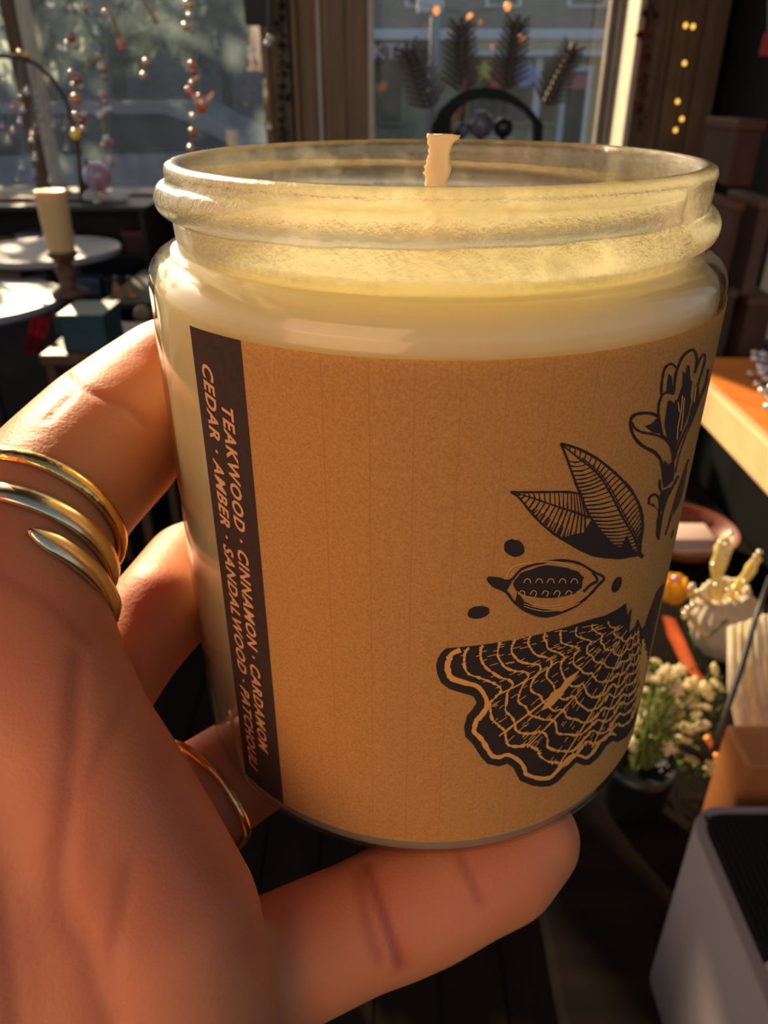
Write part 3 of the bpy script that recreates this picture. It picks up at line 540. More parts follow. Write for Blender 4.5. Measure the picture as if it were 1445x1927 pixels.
#@@RIGHT
# ================================================================== RIGHT SIDE COUNTER
TZ = .725
m_or = mat('orange_wood', (.90, .26, .025), .6, col2=(.78, .21, .02), vscale=6, stretch=(1, 6, 1)); m_edge = mat('sunlit_wood_edge', (.95, .62, .30), .5, var=.12, vscale=10, stretch=(1, 1, 10))
ct = thing('counter', 'orange wood topped counter with an edge painted pale as if sunlit at right', 'counter', (1.1, 1.3, 0))
x0 = .685
obj('counter_top', BX((x0, .45, .88), (2.2, 1.70, .95), .003), m_or, ct)
obj('edge_strip', BX((x0-.02, .45, .872), (x0, 1.70, .951), .004), m_edge, ct)  # paler colour puts the sun from the left into this edge
obj('carcass', BX((x0+.03, .48, 0), (2.18, 1.66, .88)), mat('black_panel', (.0022, .0025, .002), .9, spec=.1), ct)
# dark necklace heap on the counter
nk = thing('bead_necklace', 'heap of glossy dark and silver beads on the orange counter', 'necklace', atZ(1432, 720, .95))
for k, (u, v) in enumerate([(1420, 664), (1436, 667), (1420, 675), (1436, 678), (1442, 694), (1430, 690), (1413, 703), (1441, 712), (1433, 700), (1425, 723), (1434, 736), (1445, 766), (1450, 690), (1456, 705), (1452, 730), (1460, 745)]):
    q = atZ(u, v, .96+.012*(k % 3)); bead(q, .0085, 'w' if k % 3 else 'c', nk)
obj('cord', tube(bmesh.new(), [atZ(1420, 668, .955), atZ(1438, 700, .955), atZ(1430, 730, .955), atZ(1455, 760, .955)], .004, 6), m_iron, nk)
# shelf boxes on the dark wall
sh = thing('wall_shelf', 'dark wall shelf unit holding brown boxes at right', 'shelf', (1.4, 2.02, 0))
SY = 1.98
for (v, nm) in ((336, 'top_shelf'), (528, 'middle_shelf'), (652, 'lower_shelf')):
    z = atY(1400, v, SY).z; obj('shelf_board', BX((1.02, SY-.22, z-.02), (2.0, 2.045, z), .002), mat('shelf_dark', (.05, .022, .01), .6, var=.3), sh)
obj('side_panel', BX((1.98, SY-.22, 0), (2.0, 2.045, 2.0)), MATS['shelf_dark'], sh)
for i, (u0, u1, v0, v1, c_, lb) in enumerate(((1372, 1440, 226, 330, (.14, .04, .015), 'brown box on the upper shelf of the dark wall'), (1358, 1400, 380, 520, (.18, .07, .025), 'reddish brown box on the middle shelf, left of two'), (1402, 1460, 376, 520, (.22, .13, .08), 'tan greyish box on the middle shelf, right of two'), (1352, 1388, 545, 645, (.16, .09, .04), 'dull brown box on the lower shelf, left of two'), (1392, 1460, 560, 645, (.20, .09, .03), 'brown box on the lower shelf, right of two'))):
    a = atY(u0, v1, SY-.16); b = atY(u1, v0, SY-.16); zb_ = atY(1400, (336, 528, 528, 652, 652)[i], SY).z
    t = thing('cardboard_box', lb, 'box', ((a.x+b.x)/2, SY-.1, zb_), 'brown boxes on the wall shelves')
    obj('box_body', BX((a.x, SY-.16, zb_), (b.x, SY+.02, b.z-.02), .003), mat('brownbox%d' % i, tuple(q*.45 for q in c_), .7, var=.3, vscale=14), t); obj('box_lid', BX((a.x-.004, SY-.164, b.z-.02), (b.x+.004, SY+.024, b.z), .003), mat('brownlid%d' % i, tuple(q*.6 for q in c_), .6), t)
t = thing('red_pennant', 'small dark red hanging cloth at the upper right edge', 'cloth', atY(1436, 70, 1.96)); obj('cloth', prism(bmesh.new(), [atY(1440, 60, 1.96), atY(1428, 104, 1.96), atY(1450, 106, 1.96), atY(1456, 62, 1.96)], (0, .003, 0)), mat('red_cloth2', (.35, .04, .02), .8), t); obj('thread', tube(bmesh.new(), [atY(1445, 64, 1.961), atY(1447, -60, 1.961)], .001, 5), m_thread, t)
# low table with plants
lt = thing('low_table', 'dark brown low table carrying plants and speaker', 'table', (.6, .8, 0))
m_lt = mat('dark_table_wood', (.010, .006, .004), .9, spec=.08, var=.5, vscale=5, stretch=(1, 8, 1))
obj('tabletop', BX((.17, .2, TZ-.03), (.70, 1.55, TZ), .004), m_lt, lt)
for sx in (.20, .67):
    for sy in (.24, 1.5): obj('leg', BX((sx-.02, sy-.02, 0), (sx+.02, sy+.02, TZ-.03)), m_lt, lt)
# wooden bowl
q = atZ(1322, 1050, TZ); q.y = 1.24; q.x = .60
t = thing('wooden_bowl', 'round reddish wooden bowl behind the plants', 'bowl', (q.x-.03, q.y, TZ)); cx_, cy_ = q.x-.035, q.y
obj('bowl', lathe(bmesh.new(), [(0, TZ), (.05, TZ), (.085, TZ+.02), (.097, TZ+.045), (.093, TZ+.045), (.082, TZ+.026), (.05, TZ+.012), (0, TZ+.01)], (cx_, cy_, 0), 40), mat('red_wood', (.22, .06, .03), .35, var=.4, vscale=20), t, True)
t = thing('folded_cloth', 'pale grey and pink folded cloth lying in the wooden bowl', 'cloth', (cx_, cy_, TZ+.012)); 
for k, c_ in enumerate(((.62, .62, .6), (.38, .42, .44), (.62, .46, .4))): obj('fold', BX((cx_-.055+.008*k, cy_-.04+.006*k, TZ+.013+.008*k), (cx_+.05, cy_+.035, TZ+.020+.008*k), .003), mat('fold%d' % k, c_, .8), t, True)
# pale sprigs in ribbed vase
def pix_tube(bm, pts, rpx, z=None, Y=None, n=10):
    P_ = [atY(u, v, y) for u, v, y in pts]; Rr = [r*P_[i].y*1.15/1659/1.0 for i, r in enumerate(rpx)]; return tube(bm, P_, Rr, n)
m_sprig = sheet('pale_sprig', (.90, .80, .42), .35, col2=(.75, .55, .12), vscale=60); m_yel = sheet('yellow_petal', (.95, .60, .05), .45, col2=(.8, .4, .03), vscale=50)
m_pot = mat('ribbed_cream', (.72, .58, .38), .6, var=.15, vscale=40); m_white_f = sheet('cream_flower', (.95, .88, .62), .5, col2=(.85, .74, .45), vscale=80); m_stem = sheet('green_stem', (.18, .22, .05), .35, col2=(.08, .12, .03), vscale=60)
vs0 = Vector((atY(1345, 1225, .93).x, .93, TZ))
t = thing('ribbed_vase', 'cream ribbed vase tipped among the flowers at right', 'vase', vs0)
bm = bmesh.new(); prf = [(0, 0), (.03, 0), (.045, .02), (.052, .05), (.045, .085), (.03, .105), (.034, .115), (.028, .115), (.024, .1), (0, .1)]
lathe(bm, prf, (0, 0, 0), 64)
for v_ in bm.verts:
    rr = sqrt(v_.co.x**2+v_.co.y**2)
    if rr > .02: k = 1+.05*cos(16*atan2(v_.co.y, v_.co.x)); v_.co.x *= k; v_.co.y *= k
bmesh.ops.rotate(bm, verts=bm.verts, cent=(0, 0, 0), matrix=Matrix.Rotation(R_(-14), 3, 'Y')); bmesh.ops.translate(bm, verts=bm.verts, vec=vs0+Vector((.02, 0, .008)))
obj('vase_body', bm, m_pot, t, True)
sp = [([(1350, 1145, .92), (1348, 1100, .92), (1352, 1060, .92), (1362, 1030, .92), (1363, 1012, .92)], [7, 10, 15, 17, 12], 'tall pale fuzzy sprig standing above the ribbed vase'),
      ([(1352, 1142, .93), (1375, 1122, .93), (1395, 1095, .93), (1412, 1070, .93), (1425, 1050, .93)], [6, 8, 10, 12, 10], 'pale sprig curving right from the ribbed vase'),
      ([(1340, 1140, .92), (1318, 1120, .92), (1300, 1112, .92), (1285, 1120, .92)], [6, 9, 11, 9], 'pale sprig curving left towards the jar'),
      ([(1330, 1200, .86), (1300, 1165, .86), (1290, 1150, .86), (1308, 1135, .86)], [6, 8, 9, 10], 'low pale sprig at the left of the ribbed vase'),
      ([(1340, 1150, .95), (1360, 1140, .95), (1380, 1134, .95), (1386, 1112, .95)], [7, 8, 8, 5], 'orange tinted sprig at the foot of the pale sprigs')]
for pts, rr, lb in sp:
    A = atY(*pts[0]); t = thing('dried_sprig', lb, 'dried flower', A, 'pale sprigs'); bm = pix_tube(bmesh.new(), pts, rr, n=12)
    bmesh.ops.subdivide_edges(bm, edges=bm.edges[:], cuts=1)
    for v_ in bm.verts: v_.co += Vector((noise.noise(v_.co*160), noise.noise(v_.co*160+Vector((9, 0, 0))), noise.noise(v_.co*160+Vector((0, 9, 0)))))*.004
    obj('spike', bm, m_sprig, t, True)
    for k in range(6): i = random.randrange(1, len(pts)); u, v, y = pts[i]; bead(atY(u+random.uniform(-14, 14), v+random.uniform(-12, 12), y-.012), .0042, 'g', t)
    obj('stem', tube(bmesh.new(), [A, Vector((vs0.x+.03, vs0.y, TZ+.1))], .002, 5), m_stem, t)
t = thing('yellow_blossom', 'deep yellow cup shaped blossom beside the jar edge', 'flower', atY(1265, 1110, .9))
bm = bmesh.new()
for k in range(7):
    a = k*2*pi/7; c0 = atY(1268, 1108, .9); ball(bm, c0+Vector((cos(a)*.014, sin(a)*.014, 0)), 1, 2, (.013, .005, .019), Matrix.Rotation(a+pi/2, 4, 'Z'))
obj('petals', bm, m_yel, t, True); obj('stem', tube(bmesh.new(), [atY(1268, 1122, .9), Vector((vs0.x-.03, .9, TZ+.002))], .002, 5), m_stem, t); bead(atY(1271, 1090, .885), .006, 'p', t)
# coral coloured leaves
m_coral = sheet('coral_leaf', (.90, .33, .13), .4, col2=(.75, .22, .08), vscale=30)
for i, (pts, wd, lb) in enumerate((([(1258, 1162, .84), (1272, 1200, .83), (1300, 1260, .82), (1335, 1300, .80)], .014, 'coral coloured blade leaf left of the ribbed vase'), ([(1362, 1392, .66), (1385, 1420, .65), (1410, 1460, .64)], .010, 'coral coloured blade leaf beside the fringed cloth'))):
    t = thing('coral_leaf', lb, 'leaf', atY(*pts[-1]), 'coral leaves'); bm = bmesh.new(); P_ = [atY(*q) for q in pts]; rows = []
    for k, p in enumerate(P_):
        w_ = wd*(1-.75*abs(k/(len(P_)-1)-.45)); rows.append([bm.verts.new(p+Vector((-w_, 0, w_*.3))), bm.verts.new(p+Vector((0, .003, 0))), bm.verts.new(p+Vector((w_, 0, -w_*.3)))])
    for r0, r1 in zip(rows, rows[1:]):
        for c_ in range(2): bm.faces.new((r0[c_], r0[c_+1], r1[c_+1], r1[c_]))
    bmesh.ops.solidify(bm, geom=bm.faces[:], thickness=.003); obj('blade', bm, m_coral, t, True)
for i, (a, b, lb) in enumerate((((1330, 1388), (1343, 1410), 'upper of two short orange sticks'), ((1348, 1420), (1362, 1465), 'lower of two short orange sticks'))):
    t = thing('orange_stick', lb, 'stick', atY(*b, .62), 'orange sticks'); obj('stick', tube(bmesh.new(), [atY(*a, .62), atY(*b, .62)], .0035, 8), mat('orange_stick', (.9, .28, .05), .5), t, True)
# flower pot with white flowers
pc = Vector((.30, .64, TZ))
t = thing('flower_pot', 'black round pot holding the cluster of small cream flowers', 'pot', pc)
obj('pot', lathe(bmesh.new(), [(0, 0), (.028, 0), (.036, .02), (.039, .07), (.041, .085), (.037, .085), (.034, .075), (0, .072)], pc, 36), mat('black_pot', (.006, .007, .008), .35), t, True)
fp = thing('flower_cluster', 'cluster of small cream flowers with green stems in the black pot', 'flowers', pc+Vector((0, 0, .075)))
rf = random.Random(11); bmS = bmesh.new()
cents = [(1200, 1235), (1205, 1255), (1235, 1245), (1250, 1262), (1225, 1275), (1262, 1275), (1218, 1300), (1245, 1300), (1272, 1298), (1290, 1290), (1200, 1320), (1222, 1340), (1300, 1320), (1285, 1325), (1272, 1340), (1310, 1345), (1195, 1365), (1215, 1362), (1325, 1330), (1198, 1385), (1262, 1365), (1292, 1370), (1330, 1300), (1345, 1260), (1350, 1290), (1302, 1430), (1340, 1445), (1235, 1395), (1258, 1410), (1230, 1430), (1286, 1392), (1215, 1345), (1240, 1280), (1278, 1262), (1305, 1290), (1190, 1400), (1240, 1325), (1320, 1365)]
bmF = None; fl_me = None
for (u, v) in cents:
    y = .66+.10*(1440-v)/200+rf.uniform(-.02, .02); p = atY(u, v, y)
    if fl_me is None:
        b_ = bmesh.new()
        for k in range(6):
            a = k*pi/3; ball(b_, Vector((cos(a)*.0035, sin(a)*.0035, 0)), 1, 1, (.0042, .0026, .003), Matrix.Rotation(a, 4, 'Z'))
        ball(b_, Vector((0, 0, .001)), .003, 1); fo = obj('flower_head', b_, m_white_f, fp, True); fl_me = fo.data
    else: fo = bpy.data.objects.new('flower_head', fl_me); C.objects.link(fo); fo.parent = fp
    fo.matrix_parent_inverse = Matrix.Identity(4)
    fo.location = p-fp.location; s_ = rf.uniform(1.0, 1.9); fo.scale = (s_, s_, s_); fo.rotation_euler = (rf.uniform(-.8, .8), rf.uniform(-.8, .8), rf.uniform(0, 3))
    tube(bmS, [p, p.lerp(pc+Vector((0, 0, .1)), .5)+Vector((0, 0, .01)), pc+Vector((rf.uniform(-.012, .012), rf.uniform(-.012, .012), .078))], .0009, 4)
obj('stems', bmS, m_stem, fp, kind='stuff')
bm = bmesh.new()
for k in range(420):
    u, v = rf.choice(cents); u += rf.uniform(-25, 25); v += rf.uniform(0, 50); y = .68+.10*(1440-v)/200+rf.uniform(-.02, .02); p = atY(u, v, y)
    d = Vector((rf.uniform(-1, 1), rf.uniform(-1, 1), rf.uniform(-.2, 1))).normalized()*.012; e_ = d.orthogonal().normalized()*.0018
    bm.faces.new([bm.verts.new(p), bm.verts.new(p+d*.5+e_), bm.verts.new(p+d), bm.verts.new(p+d*.5-e_)])
obj('leaflets', bm, m_stem, fp, kind='stuff')
# black wire stick
t = thing('black_stick', 'thin black stick leaning across the fringed cloth', 'stick', atY(1340, 1425, .6)); obj('stick', tube(bmesh.new(), [atY(1448, 1085, .70), atY(1420, 1170, .66), atY(1395, 1255, .62), atY(1370, 1330, .585), atY(1345, 1415, .56)], [.002, .003, .0035, .003, .004], 8), m_iron, t, True)
# fringed cream cloth
fc = thing('fringed_cloth', 'cream yarn fringe cloth hanging at the right edge', 'cloth', atY(1420, 1200, .66)); m_yarn = sheet('cream_yarn', (.88, .78, .58), .35, col2=(.70, .58, .38), vscale=50)
ry = random.Random(5)
for k in range(16):
    f_ = k/15; zj = ry.uniform(-.012, .012); a = (1372+f_*95+ry.uniform(-4, 4), 1180-f_*30, .70-.02*f_+zj); b = (1375+f_*105, 1290+ry.uniform(-8, 8), .66+zj); c_ = (1398+f_*95, 1400+ry.uniform(-10, 10), .63); d_e = (1425+f_*80+ry.uniform(-4, 4), 1500+ry.uniform(-30, 20), .60)
    o = obj('yarn_strand', tube(bmesh.new(), [atY(*a), atY(*b), atY(*c_), atY(*d_e)], [.0032, .0036, .0034, .002], 7), m_yarn, fc, True)
# warm wooden block behind the speaker
t = thing('wooden_block', 'orange brown wooden block behind the box speaker', 'block', (.40, .60, TZ)); a = atY(1418, 1440, .48)
obj('block', BX((a.x-.005, .48, TZ), (a.x+.09, .53, atY(1400, 1440, .48).z), .004), mat('brown_block', (.42, .15, .04), .5, var=.3, vscale=20), t)
# box speaker
C0 = Vector((.266, .452)); zt_, zb_ = .95, TZ
yaw = R_(0)
spk = thing('box_speaker', 'grey box speaker with a black ribbed top at lower right', 'speaker', (C0.x+.09, C0.y-.12, TZ))
def rr_box(x0, y0, x1, y1, z0, z1, r, n=8):
    pts = []
    for (cx, cy, a0) in ((x1-r, y1-r, 0), (x0+r, y1-r, pi/2), (x0+r, y0+r, pi), (x1-r, y0+r, 1.5*pi)):
        for k in range(n+1): a = a0+k*pi/2/n; pts.append(Vector((cx+r*cos(a), cy+r*sin(a), z0)))
    return prism(bmesh.new(), pts, (0, 0, z1-z0))
m_sg = mat('grey_speaker_shell', (.20, .165, .165), .6, var=.06, vscale=20); m_sg2 = mat('warm_grey_panel', (.30, .26, .21), .5); m_gr = mat('black_grille', (.012, .009, .006), .9, spec=.1)
sx0, sy1 = .262, .458; sy0, sx1 = .20, .43
obj('shell', rr_box(sx0, sy0, sx1, sy1, zb_, zt_-.004, .028), m_sg, spk, True)
obj('top_rim', rr_box(sx0+.001, sy0+.001, sx1-.001, sy1-.001, zt_-.004, zt_, .027), mat('rim_grey', (.20, .16, .15), .45), spk)
obj('grille_bed', rr_box(sx0+.009, sy0+.009, sx1-.009, sy1-.009, zt_, zt_+.0008, .020), m_gr, spk)
pan = [Vector((sx0+.009, sy0+.12, zt_+.0008)), Vector((sx0+.026, sy0+.128, zt_+.0008)), Vector((sx0+.04, sy0+.11, zt_+.0008)), Vector((sx0+.048, sy0+.06, zt_+.0008)), Vector((sx0+.05, sy0+.012, zt_+.0008)), Vector((sx0+.009, sy0+.012, zt_+.0008))]
obj('control_panel', prism(bmesh.new(), pan, (0, 0, .0012)), m_sg2, spk)
rbm = BX((-.0012, -.5, 0), (.0012, .5, .0018)); rib = None; k = 0; x = sx0+.013
while x < sx1-.012:
    y1_ = sy1-.012; y0_ = sy0+.012 if x > sx0+.052 else sy0+.14
    if rib is None: rib = obj('rib', rbm, m_gr, spk); o = rib
    else: o = rib.copy(); C.objects.link(o)
    o.parent = spk; o.matrix_parent_inverse = Matrix.Identity(4); o.location = Vector((x, (y0_+y1_)/2, zt_+.0006))-spk.location; o.scale = (1, y1_-y0_, 1); x += .0052
#@@JAR
# ================================================================== THE CANDLE JAR
jar = thing('candle_jar', 'clear glass jar candle with a kraft paper label held in the hand', 'candle', jar_pt(0, -108.2, 0))
g_neck = glass_mat('neck_glass', solid=.8, rough=.0, grough=.12, tint=(1, .96, .84), bump=.8, bscale=500)
g_body = glass_mat('body_glass', rough=.04, grough=.09, tint=(.99, .985, .95))
g_in = glass_mat('neck_inside_glass', solid=.5, rough=.03, tint=(1, .95, .80), bump=1.0, bscale=700, frost=.30)
NT = 240
def thread_r(th, z):
    "helical ridge: starts low at the right, runs round the back and over the front"
    best = 0
    t0 = degrees(th) % 360
    for t in (t0, t0+360):
        if 52 <= t <= 409:
            zc_ = -17.4+(t-60)*(5.0/345); env = min(1, (t-52)/14, (409-t)/16); env = max(0, env)**.5
            dz = (z-zc_)/2.25; 
            if abs(dz) < 1: best = max(best, 1.95*env*sqrt(1-dz*dz))
    return best
outer = []; z = -9.6
prof = [(36.9, -9.5), (37.6, -9.55), (38.3, -9.9), (38.55, -10.6), (38.45, -11.3)]
zz_ = -11.6
while zz_ > -20.2: prof.append((38.35-.012*(zz_+11)**2*.5, zz_)); zz_ -= .28
prof += [(37.6, -20.5), (37.9, -20.8), (38.9, -20.95), (40.2, -21.3), (41.2, -21.9), (41.95, -22.8), (42.35, -23.9), (42.5, -25.2), (42.5, -50), (42.5, -80), (42.5, -105.8), (42.4, -106.9), (41.9, -107.7), (40.9, -108.1), (37, -108.2), (0, -108.2)]
bm = bmesh.new(); rings = []
inner_p = [(36.3, -9.75), (36.05, -10.6), (35.95, -12), (35.9, -16), (35.9, -20.4), (36.5, -21.2), (39.5, -22.6), (41.3, -24), (41.9, -26), (42.1, -106.6), (41.6, -107.5), (40.4, -107.98), (0, -108)]
def ring_of(r, z, disp):
    if r < .01: return [bm.verts.new(jar_pt(0, z, 0))]
    out = []
    for i in range(NT):
        th = 2*pi*i/NT; rr = r+(thread_r(th, z) if disp else 0)
        if disp and z < -25 and r > 40: rr = r
        out.append(bm.verts.new(jar_pt(th, z, rr)))
    return out
def skin(rings, mi):
    for (a, b), m_i in zip(zip(rings, rings[1:]), mi):
        for i in range(NT):
            j = (i+1) % NT
            if len(b) == 1: f = bm.faces.new((a[i], a[j], b[0]))
            else: f = bm.faces.new((a[i], a[j], b[j], b[i]))
            f.material_index = m_i; f.smooth = True
ro = [ring_of(r, z, -20.4 < z < -11.5) for r, z in prof]; ri = [ring_of(r, z, False) for r, z in inner_p]
skin(ro, [0 if z > -21.0 else 1 for r, z in prof[1:]])
skin([ro[0]]+ri, [0]+[2 if z > -20.5 else 1 for r, z in inner_p[1:]])
bmesh.ops.recalc_face_normals(bm, faces=bm.faces[:])
obj('glass', bm, [g_neck, g_body, g_in], jar)
# wax
m_wax = mat('cream_wax', (.64, .56, .30), .45, sss=1.0, sssr=(1.0, .66, .40), sscale=.04, bump=.15, bscale=300)
bm = bmesh.new()
lathe(bm, [(a*S, b*S) for a, b in [(0, -19.7), (20, -19.75), (34.8, -19.7), (35.85, -19.4), (35.85, -20.5), (36.4, -21.3), (39.4, -22.75), (41.15, -24.1), (41.75, -26), (41.85, -106.4), (41.4, -107.3), (40.2, -107.8), (0, -107.85)]], CAM+JAX*S, 128)
obj('wax', bm, m_wax, jar, True)
# wick: a flat crumpled cotton ribbon
bm = bmesh.new(); wr = random.Random(4); Zs = [-21+i*.42 for i in range(35)]; rows = []
for i, z in enumerate(Zs):
    f_ = i/34; cx = (-.3+.9*f_**2); hw = 1.35+.35*f_+(.30 if f_ > .93 else 0)+wr.uniform(-.09, .09)+(.35 if .62 < f_ < .72 else 0); row = []
    nn = 9
    for s_ in (-1, 1):
        for k in range(nn):
            a = -1+2*k/(nn-1); a *= -s_
            x = cx+a*hw+(wr.uniform(-.1, .25) if abs(a) > .95 else 0)+(.55 if (f_ > .95 and a > .3) else 0); y = s_*.45*sqrt(max(.02, 1-a*a))+.35*sin(f_*9+a*2)*f_
            row.append(bm.verts.new(CAM+(JAX+rdir*(x+.1)+fdir*(-y)+Vector((0, 0, z+wr.uniform(-.06, .06)+(.12*sin(a*5) if f_ > .95 else 0))))*S))
    rows.append(row)
for r0, r1 in zip(rows, rows[1:]):
    n = len(r0)
    for i in range(n): j = (i+1) % n; bm.faces.new((r0[i], r0[j], r1[j], r1[i]))
bm.faces.new(rows[0][::-1]); bm.faces.new(rows[-1]); bmesh.ops.recalc_face_normals(bm, faces=bm.faces[:])
wk = obj('wick', bm, mat('waxed_cotton', (.62, .48, .28), .7, sss=.2, sssr=(1, .7, .4), sscale=.002, bump=.5, bscale=1800), jar, True)
# label
m_kraft = sheet('kraft_paper', (.88, .46, .14), .4, col2=(.64, .31, .09), vscale=3200, bump=.35)
m_ink = mat('dark_brown_ink', (.03, .019, .014), .75, var=.15, vscale=900)
m_band = mat('brown_ink_band', (.05, .024, .015), .75, var=.25, vscale=1500)
LZ0, LZ1 = -26.1, -103.85
def patch(th0, th1, z0, z1, r, nt, nz, thick=.12):
    bm = bmesh.new(); g = [[bm.verts.new(jar_pt(th0+(th1-th0)*i/nt, z0+(z1-z0)*k/nz, r)) for i in range(nt+1)] for k in range(nz+1)]
    for a, b in zip(g, g[1:]):
        for i in range(nt): bm.faces.new((a[i], b[i], b[i+1], a[i+1]))
    bmesh.ops.recalc_face_normals(bm, faces=bm.faces[:]); return bm
bm = patch(R_(-43.5), R_(250), LZ0, LZ1, JR+.22, 180, 24)
label = obj('label', bm, m_kraft, jar, True)
label['label'] = 'tan kraft paper label wrapped round the jar'
obj('ink_band', patch(R_(-43.5), R_(-30.7), LZ0, LZ1, JR+.26, 10, 8), m_band, label, True)
# faint darker press lines
m_line = sheet('press_line', (.64, .33, .11), .4, col2=(.72, .38, .13), vscale=900)
for k, th in enumerate((-16.5, -9.0, -2.2, 4.6, 11.5, 18.5, 26.0)):
    if k == 0: pl_ = None
    obj('press_line', patch(R_(th), R_(th+.16), LZ0-.3, LZ1+.3, JR+.235, 1, 8), m_line, label, True)
def label_text(s, th_base, z0, z1, cap):
    cu = bpy.data.curves.new('lettering', 'FONT'); cu.body = s; cu.size = 1; cu.shear = .28; cu.offset = .028; cu.space_character = 1.14; cu.resolution_u = 3
    o = bpy.data.objects.new('t', cu); C.objects.link(o); bpy.context.view_layer.update()
    me = bpy.data.meshes.new_from_object(o.evaluated_get(bpy.context.evaluated_depsgraph_get())); bpy.data.objects.remove(o)
    xs = [v.co.x for v in me.vertices]; ys = [v.co.y for v in me.vertices]; xa, xb = min(xs), max(xs); ya, yb = 0, .70
    for v in me.vertices:
        zl = z0+(z1-z0)*(v.co.x-xa)/(xb-xa); th = R_(th_base)+cap*(v.co.y-ya)/(yb-ya)/JR
        v.co = jar_pt(th, zl, JR+.30)-CAM*0
    me.materials.clear(); me.materials.append(MATS['letter_tan'])
    q = bpy.data.objects.new('lettering', me); C.objects.link(q); q.parent = label; q.matrix_parent_inverse = Matrix.Identity(4); q['label'] = 'tan lettering reading '+s.replace('·', 'and')[:50]
    return q
sheet('letter_tan', (.82, .42, .19), .15)
label.matrix_parent_inverse = Matrix.Identity(4); label.parent = None; label.parent = jar; label.matrix_parent_inverse = Matrix.Translation(jar.location).inverted()
q = label_text('CEDAR · AMBER · SANDALWOOD · PATCHOULI', -41.0, -30.4, -100.3, 2.05)
q2_ = label_text('TEAKWOOD · CINNAMON · CARDAMOM', -36.7, -35.1, -94.1, 2.0)
# --- ink drawings: pixel polylines / polygons laid on the label surface
def on_label(bm, lift):
    for v_ in bm.verts:
        th, z = lab(v_.co.x, v_.co.y, JR+.25); v_.co = jar_pt(th, z, JR+lift)
def fill(bm, pts):
    tri = tessellate_polygon([[Vector((x, y, 0)) for x, y in pts]]); vv = [bm.verts.new((x, y, 0)) for x, y in pts]
    for t in tri:
        try: bm.faces.new([vv[i] for i in t])
        except ValueError: pass
def cut(bm, L=16):
    for _ in range(6):
        es = [e for e in bm.edges if e.calc_length() > L]
        if not es: break
        bmesh.ops.subdivide_edges(bm, edges=es, cuts=1); bmesh.ops.triangulate(bm, faces=bm.faces[:])
def smooth_line(pts, k=4, closed=False):
    out = []; n = len(pts)
    for i in range(n-1 if not closed else n):
        p0 = pts[(i-1) % n] if closed or i > 0 else pts[0]; p1 = pts[i]; p2 = pts[(i+1) % n]; p3 = pts[(i+2) % n] if closed or i+2 < n else pts[-1]
        for s_ in range(k):
            t = s_/k; a = [.5*((2*p1[c])+(-p0[c]+p2[c])*t+(2*p0[c]-5*p1[c]+4*p2[c]-p3[c])*t*t+(-p0[c]+3*p1[c]-3*p2[c]+p3[c])*t**3) for c in (0, 1)]; out.append(tuple(a))
    if not closed: out.append(pts[-1])
    return out
sr = random.Random(21)
def stroke(bm, pts, w, taper=False, k=4, jit=0.0, closed=False):
    P_ = smooth_line(pts, k, closed)
    if closed: P_.append(P_[0])
    n = len(P_); L_, R2 = [], []
    for i, (x, y) in enumerate(P_):
        x1, y1 = P_[max(i-1, 0)]; x2, y2 = P_[min(i+1, n-1)]; dx, dy = x2-x1, y2-y1; d = sqrt(dx*dx+dy*dy) or 1
        ww = (w if not hasattr(w, '__len__') else w[0]+(w[1]-w[0])*i/(n-1))*.5*(1+sr.uniform(-jit, jit))
        if taper: ww *= max(.12, sin(pi*min(1, max(0, i/(n-1))))**.6)
        L_.append(bm.verts.new((x-dy/d*ww, y+dx/d*ww, 0))); R2.append(bm.verts.new((x+dy/d*ww, y-dx/d*ww, 0)))
    for i in range(n-1): bm.faces.new((L_[i], L_[i+1], R2[i+1], R2[i]))
def print_obj(name, bm, lift, m, parent, lb=None):
    on_label(bm, lift); bmesh.ops.recalc_face_normals(bm, faces=bm.faces[:])
    o = obj(name, bm, m, None); o.parent = parent; o.matrix_parent_inverse = Matrix.Identity(4)
    if lb: o['label'] = lb
    return o
def c3(L): return [(780+x/2.3306, 620+y/2.3306) for x, y in L]
def c4(L): return [(780+x/2.7788, 1080+y/2.7788) for x, y in L]
def c7(L): return [(1150+x/4.82, 640+y/4.82) for x, y in L]
# leaves
l1r = c3([(640, 500), (710, 520), (790, 560), (850, 605), (900, 650), (945, 700), (980, 760), (995, 810), (998, 870), (990, 930), (985, 985)])
l1l = c3([(640, 500), (665, 560), (690, 630), (710, 685), (730, 730), (748, 780), (775, 830), (810, 880), (850, 925), (900, 965), (985, 985)])
mid = c3([(640, 500), (720, 565), (790, 620), (830, 670), (870, 740), (910, 820), (945, 880), (970, 930), (985, 985)])
l2t = c3([(420, 712), (500, 713), (600, 712), (680, 713), (728, 722)]); l2b = c3([(420, 712), (455, 735), (500, 790), (540, 835), (590, 880), (640, 915), (700, 950), (760, 980), (820, 995), (900, 1000), (950, 992), (990, 985)])
def interp(L, t):
    t = max(0, min(.9999, t))*(len(L)-1); i = int(t); f_ = t-i; return (L[i][0]+(L[i+1][0]-L[i][0])*f_, L[i][1]+(L[i+1][1]-L[i][1])*f_)
bm = bmesh.new()
stroke(bm, l1r, (5, 6), jit=.2); stroke(bm, l1l, (4, 5), jit=.2); stroke(bm, mid, (3, 4.5), jit=.2); stroke(bm, [(x+5, y-1) for x, y in mid[1:-1]], 2)
stroke(bm, c3([(975, 975), (1000, 998)]), 8)
for k in range(26):
    t = .06+k*.034; a = interp(mid, t); b = interp(l1r, min(1, t*.93)); stroke(bm, [a, ((a[0]+b[0])/2+1, (a[1]+b[1])/2-2), b], (2.6, 1.8), jit=.3, k=3)
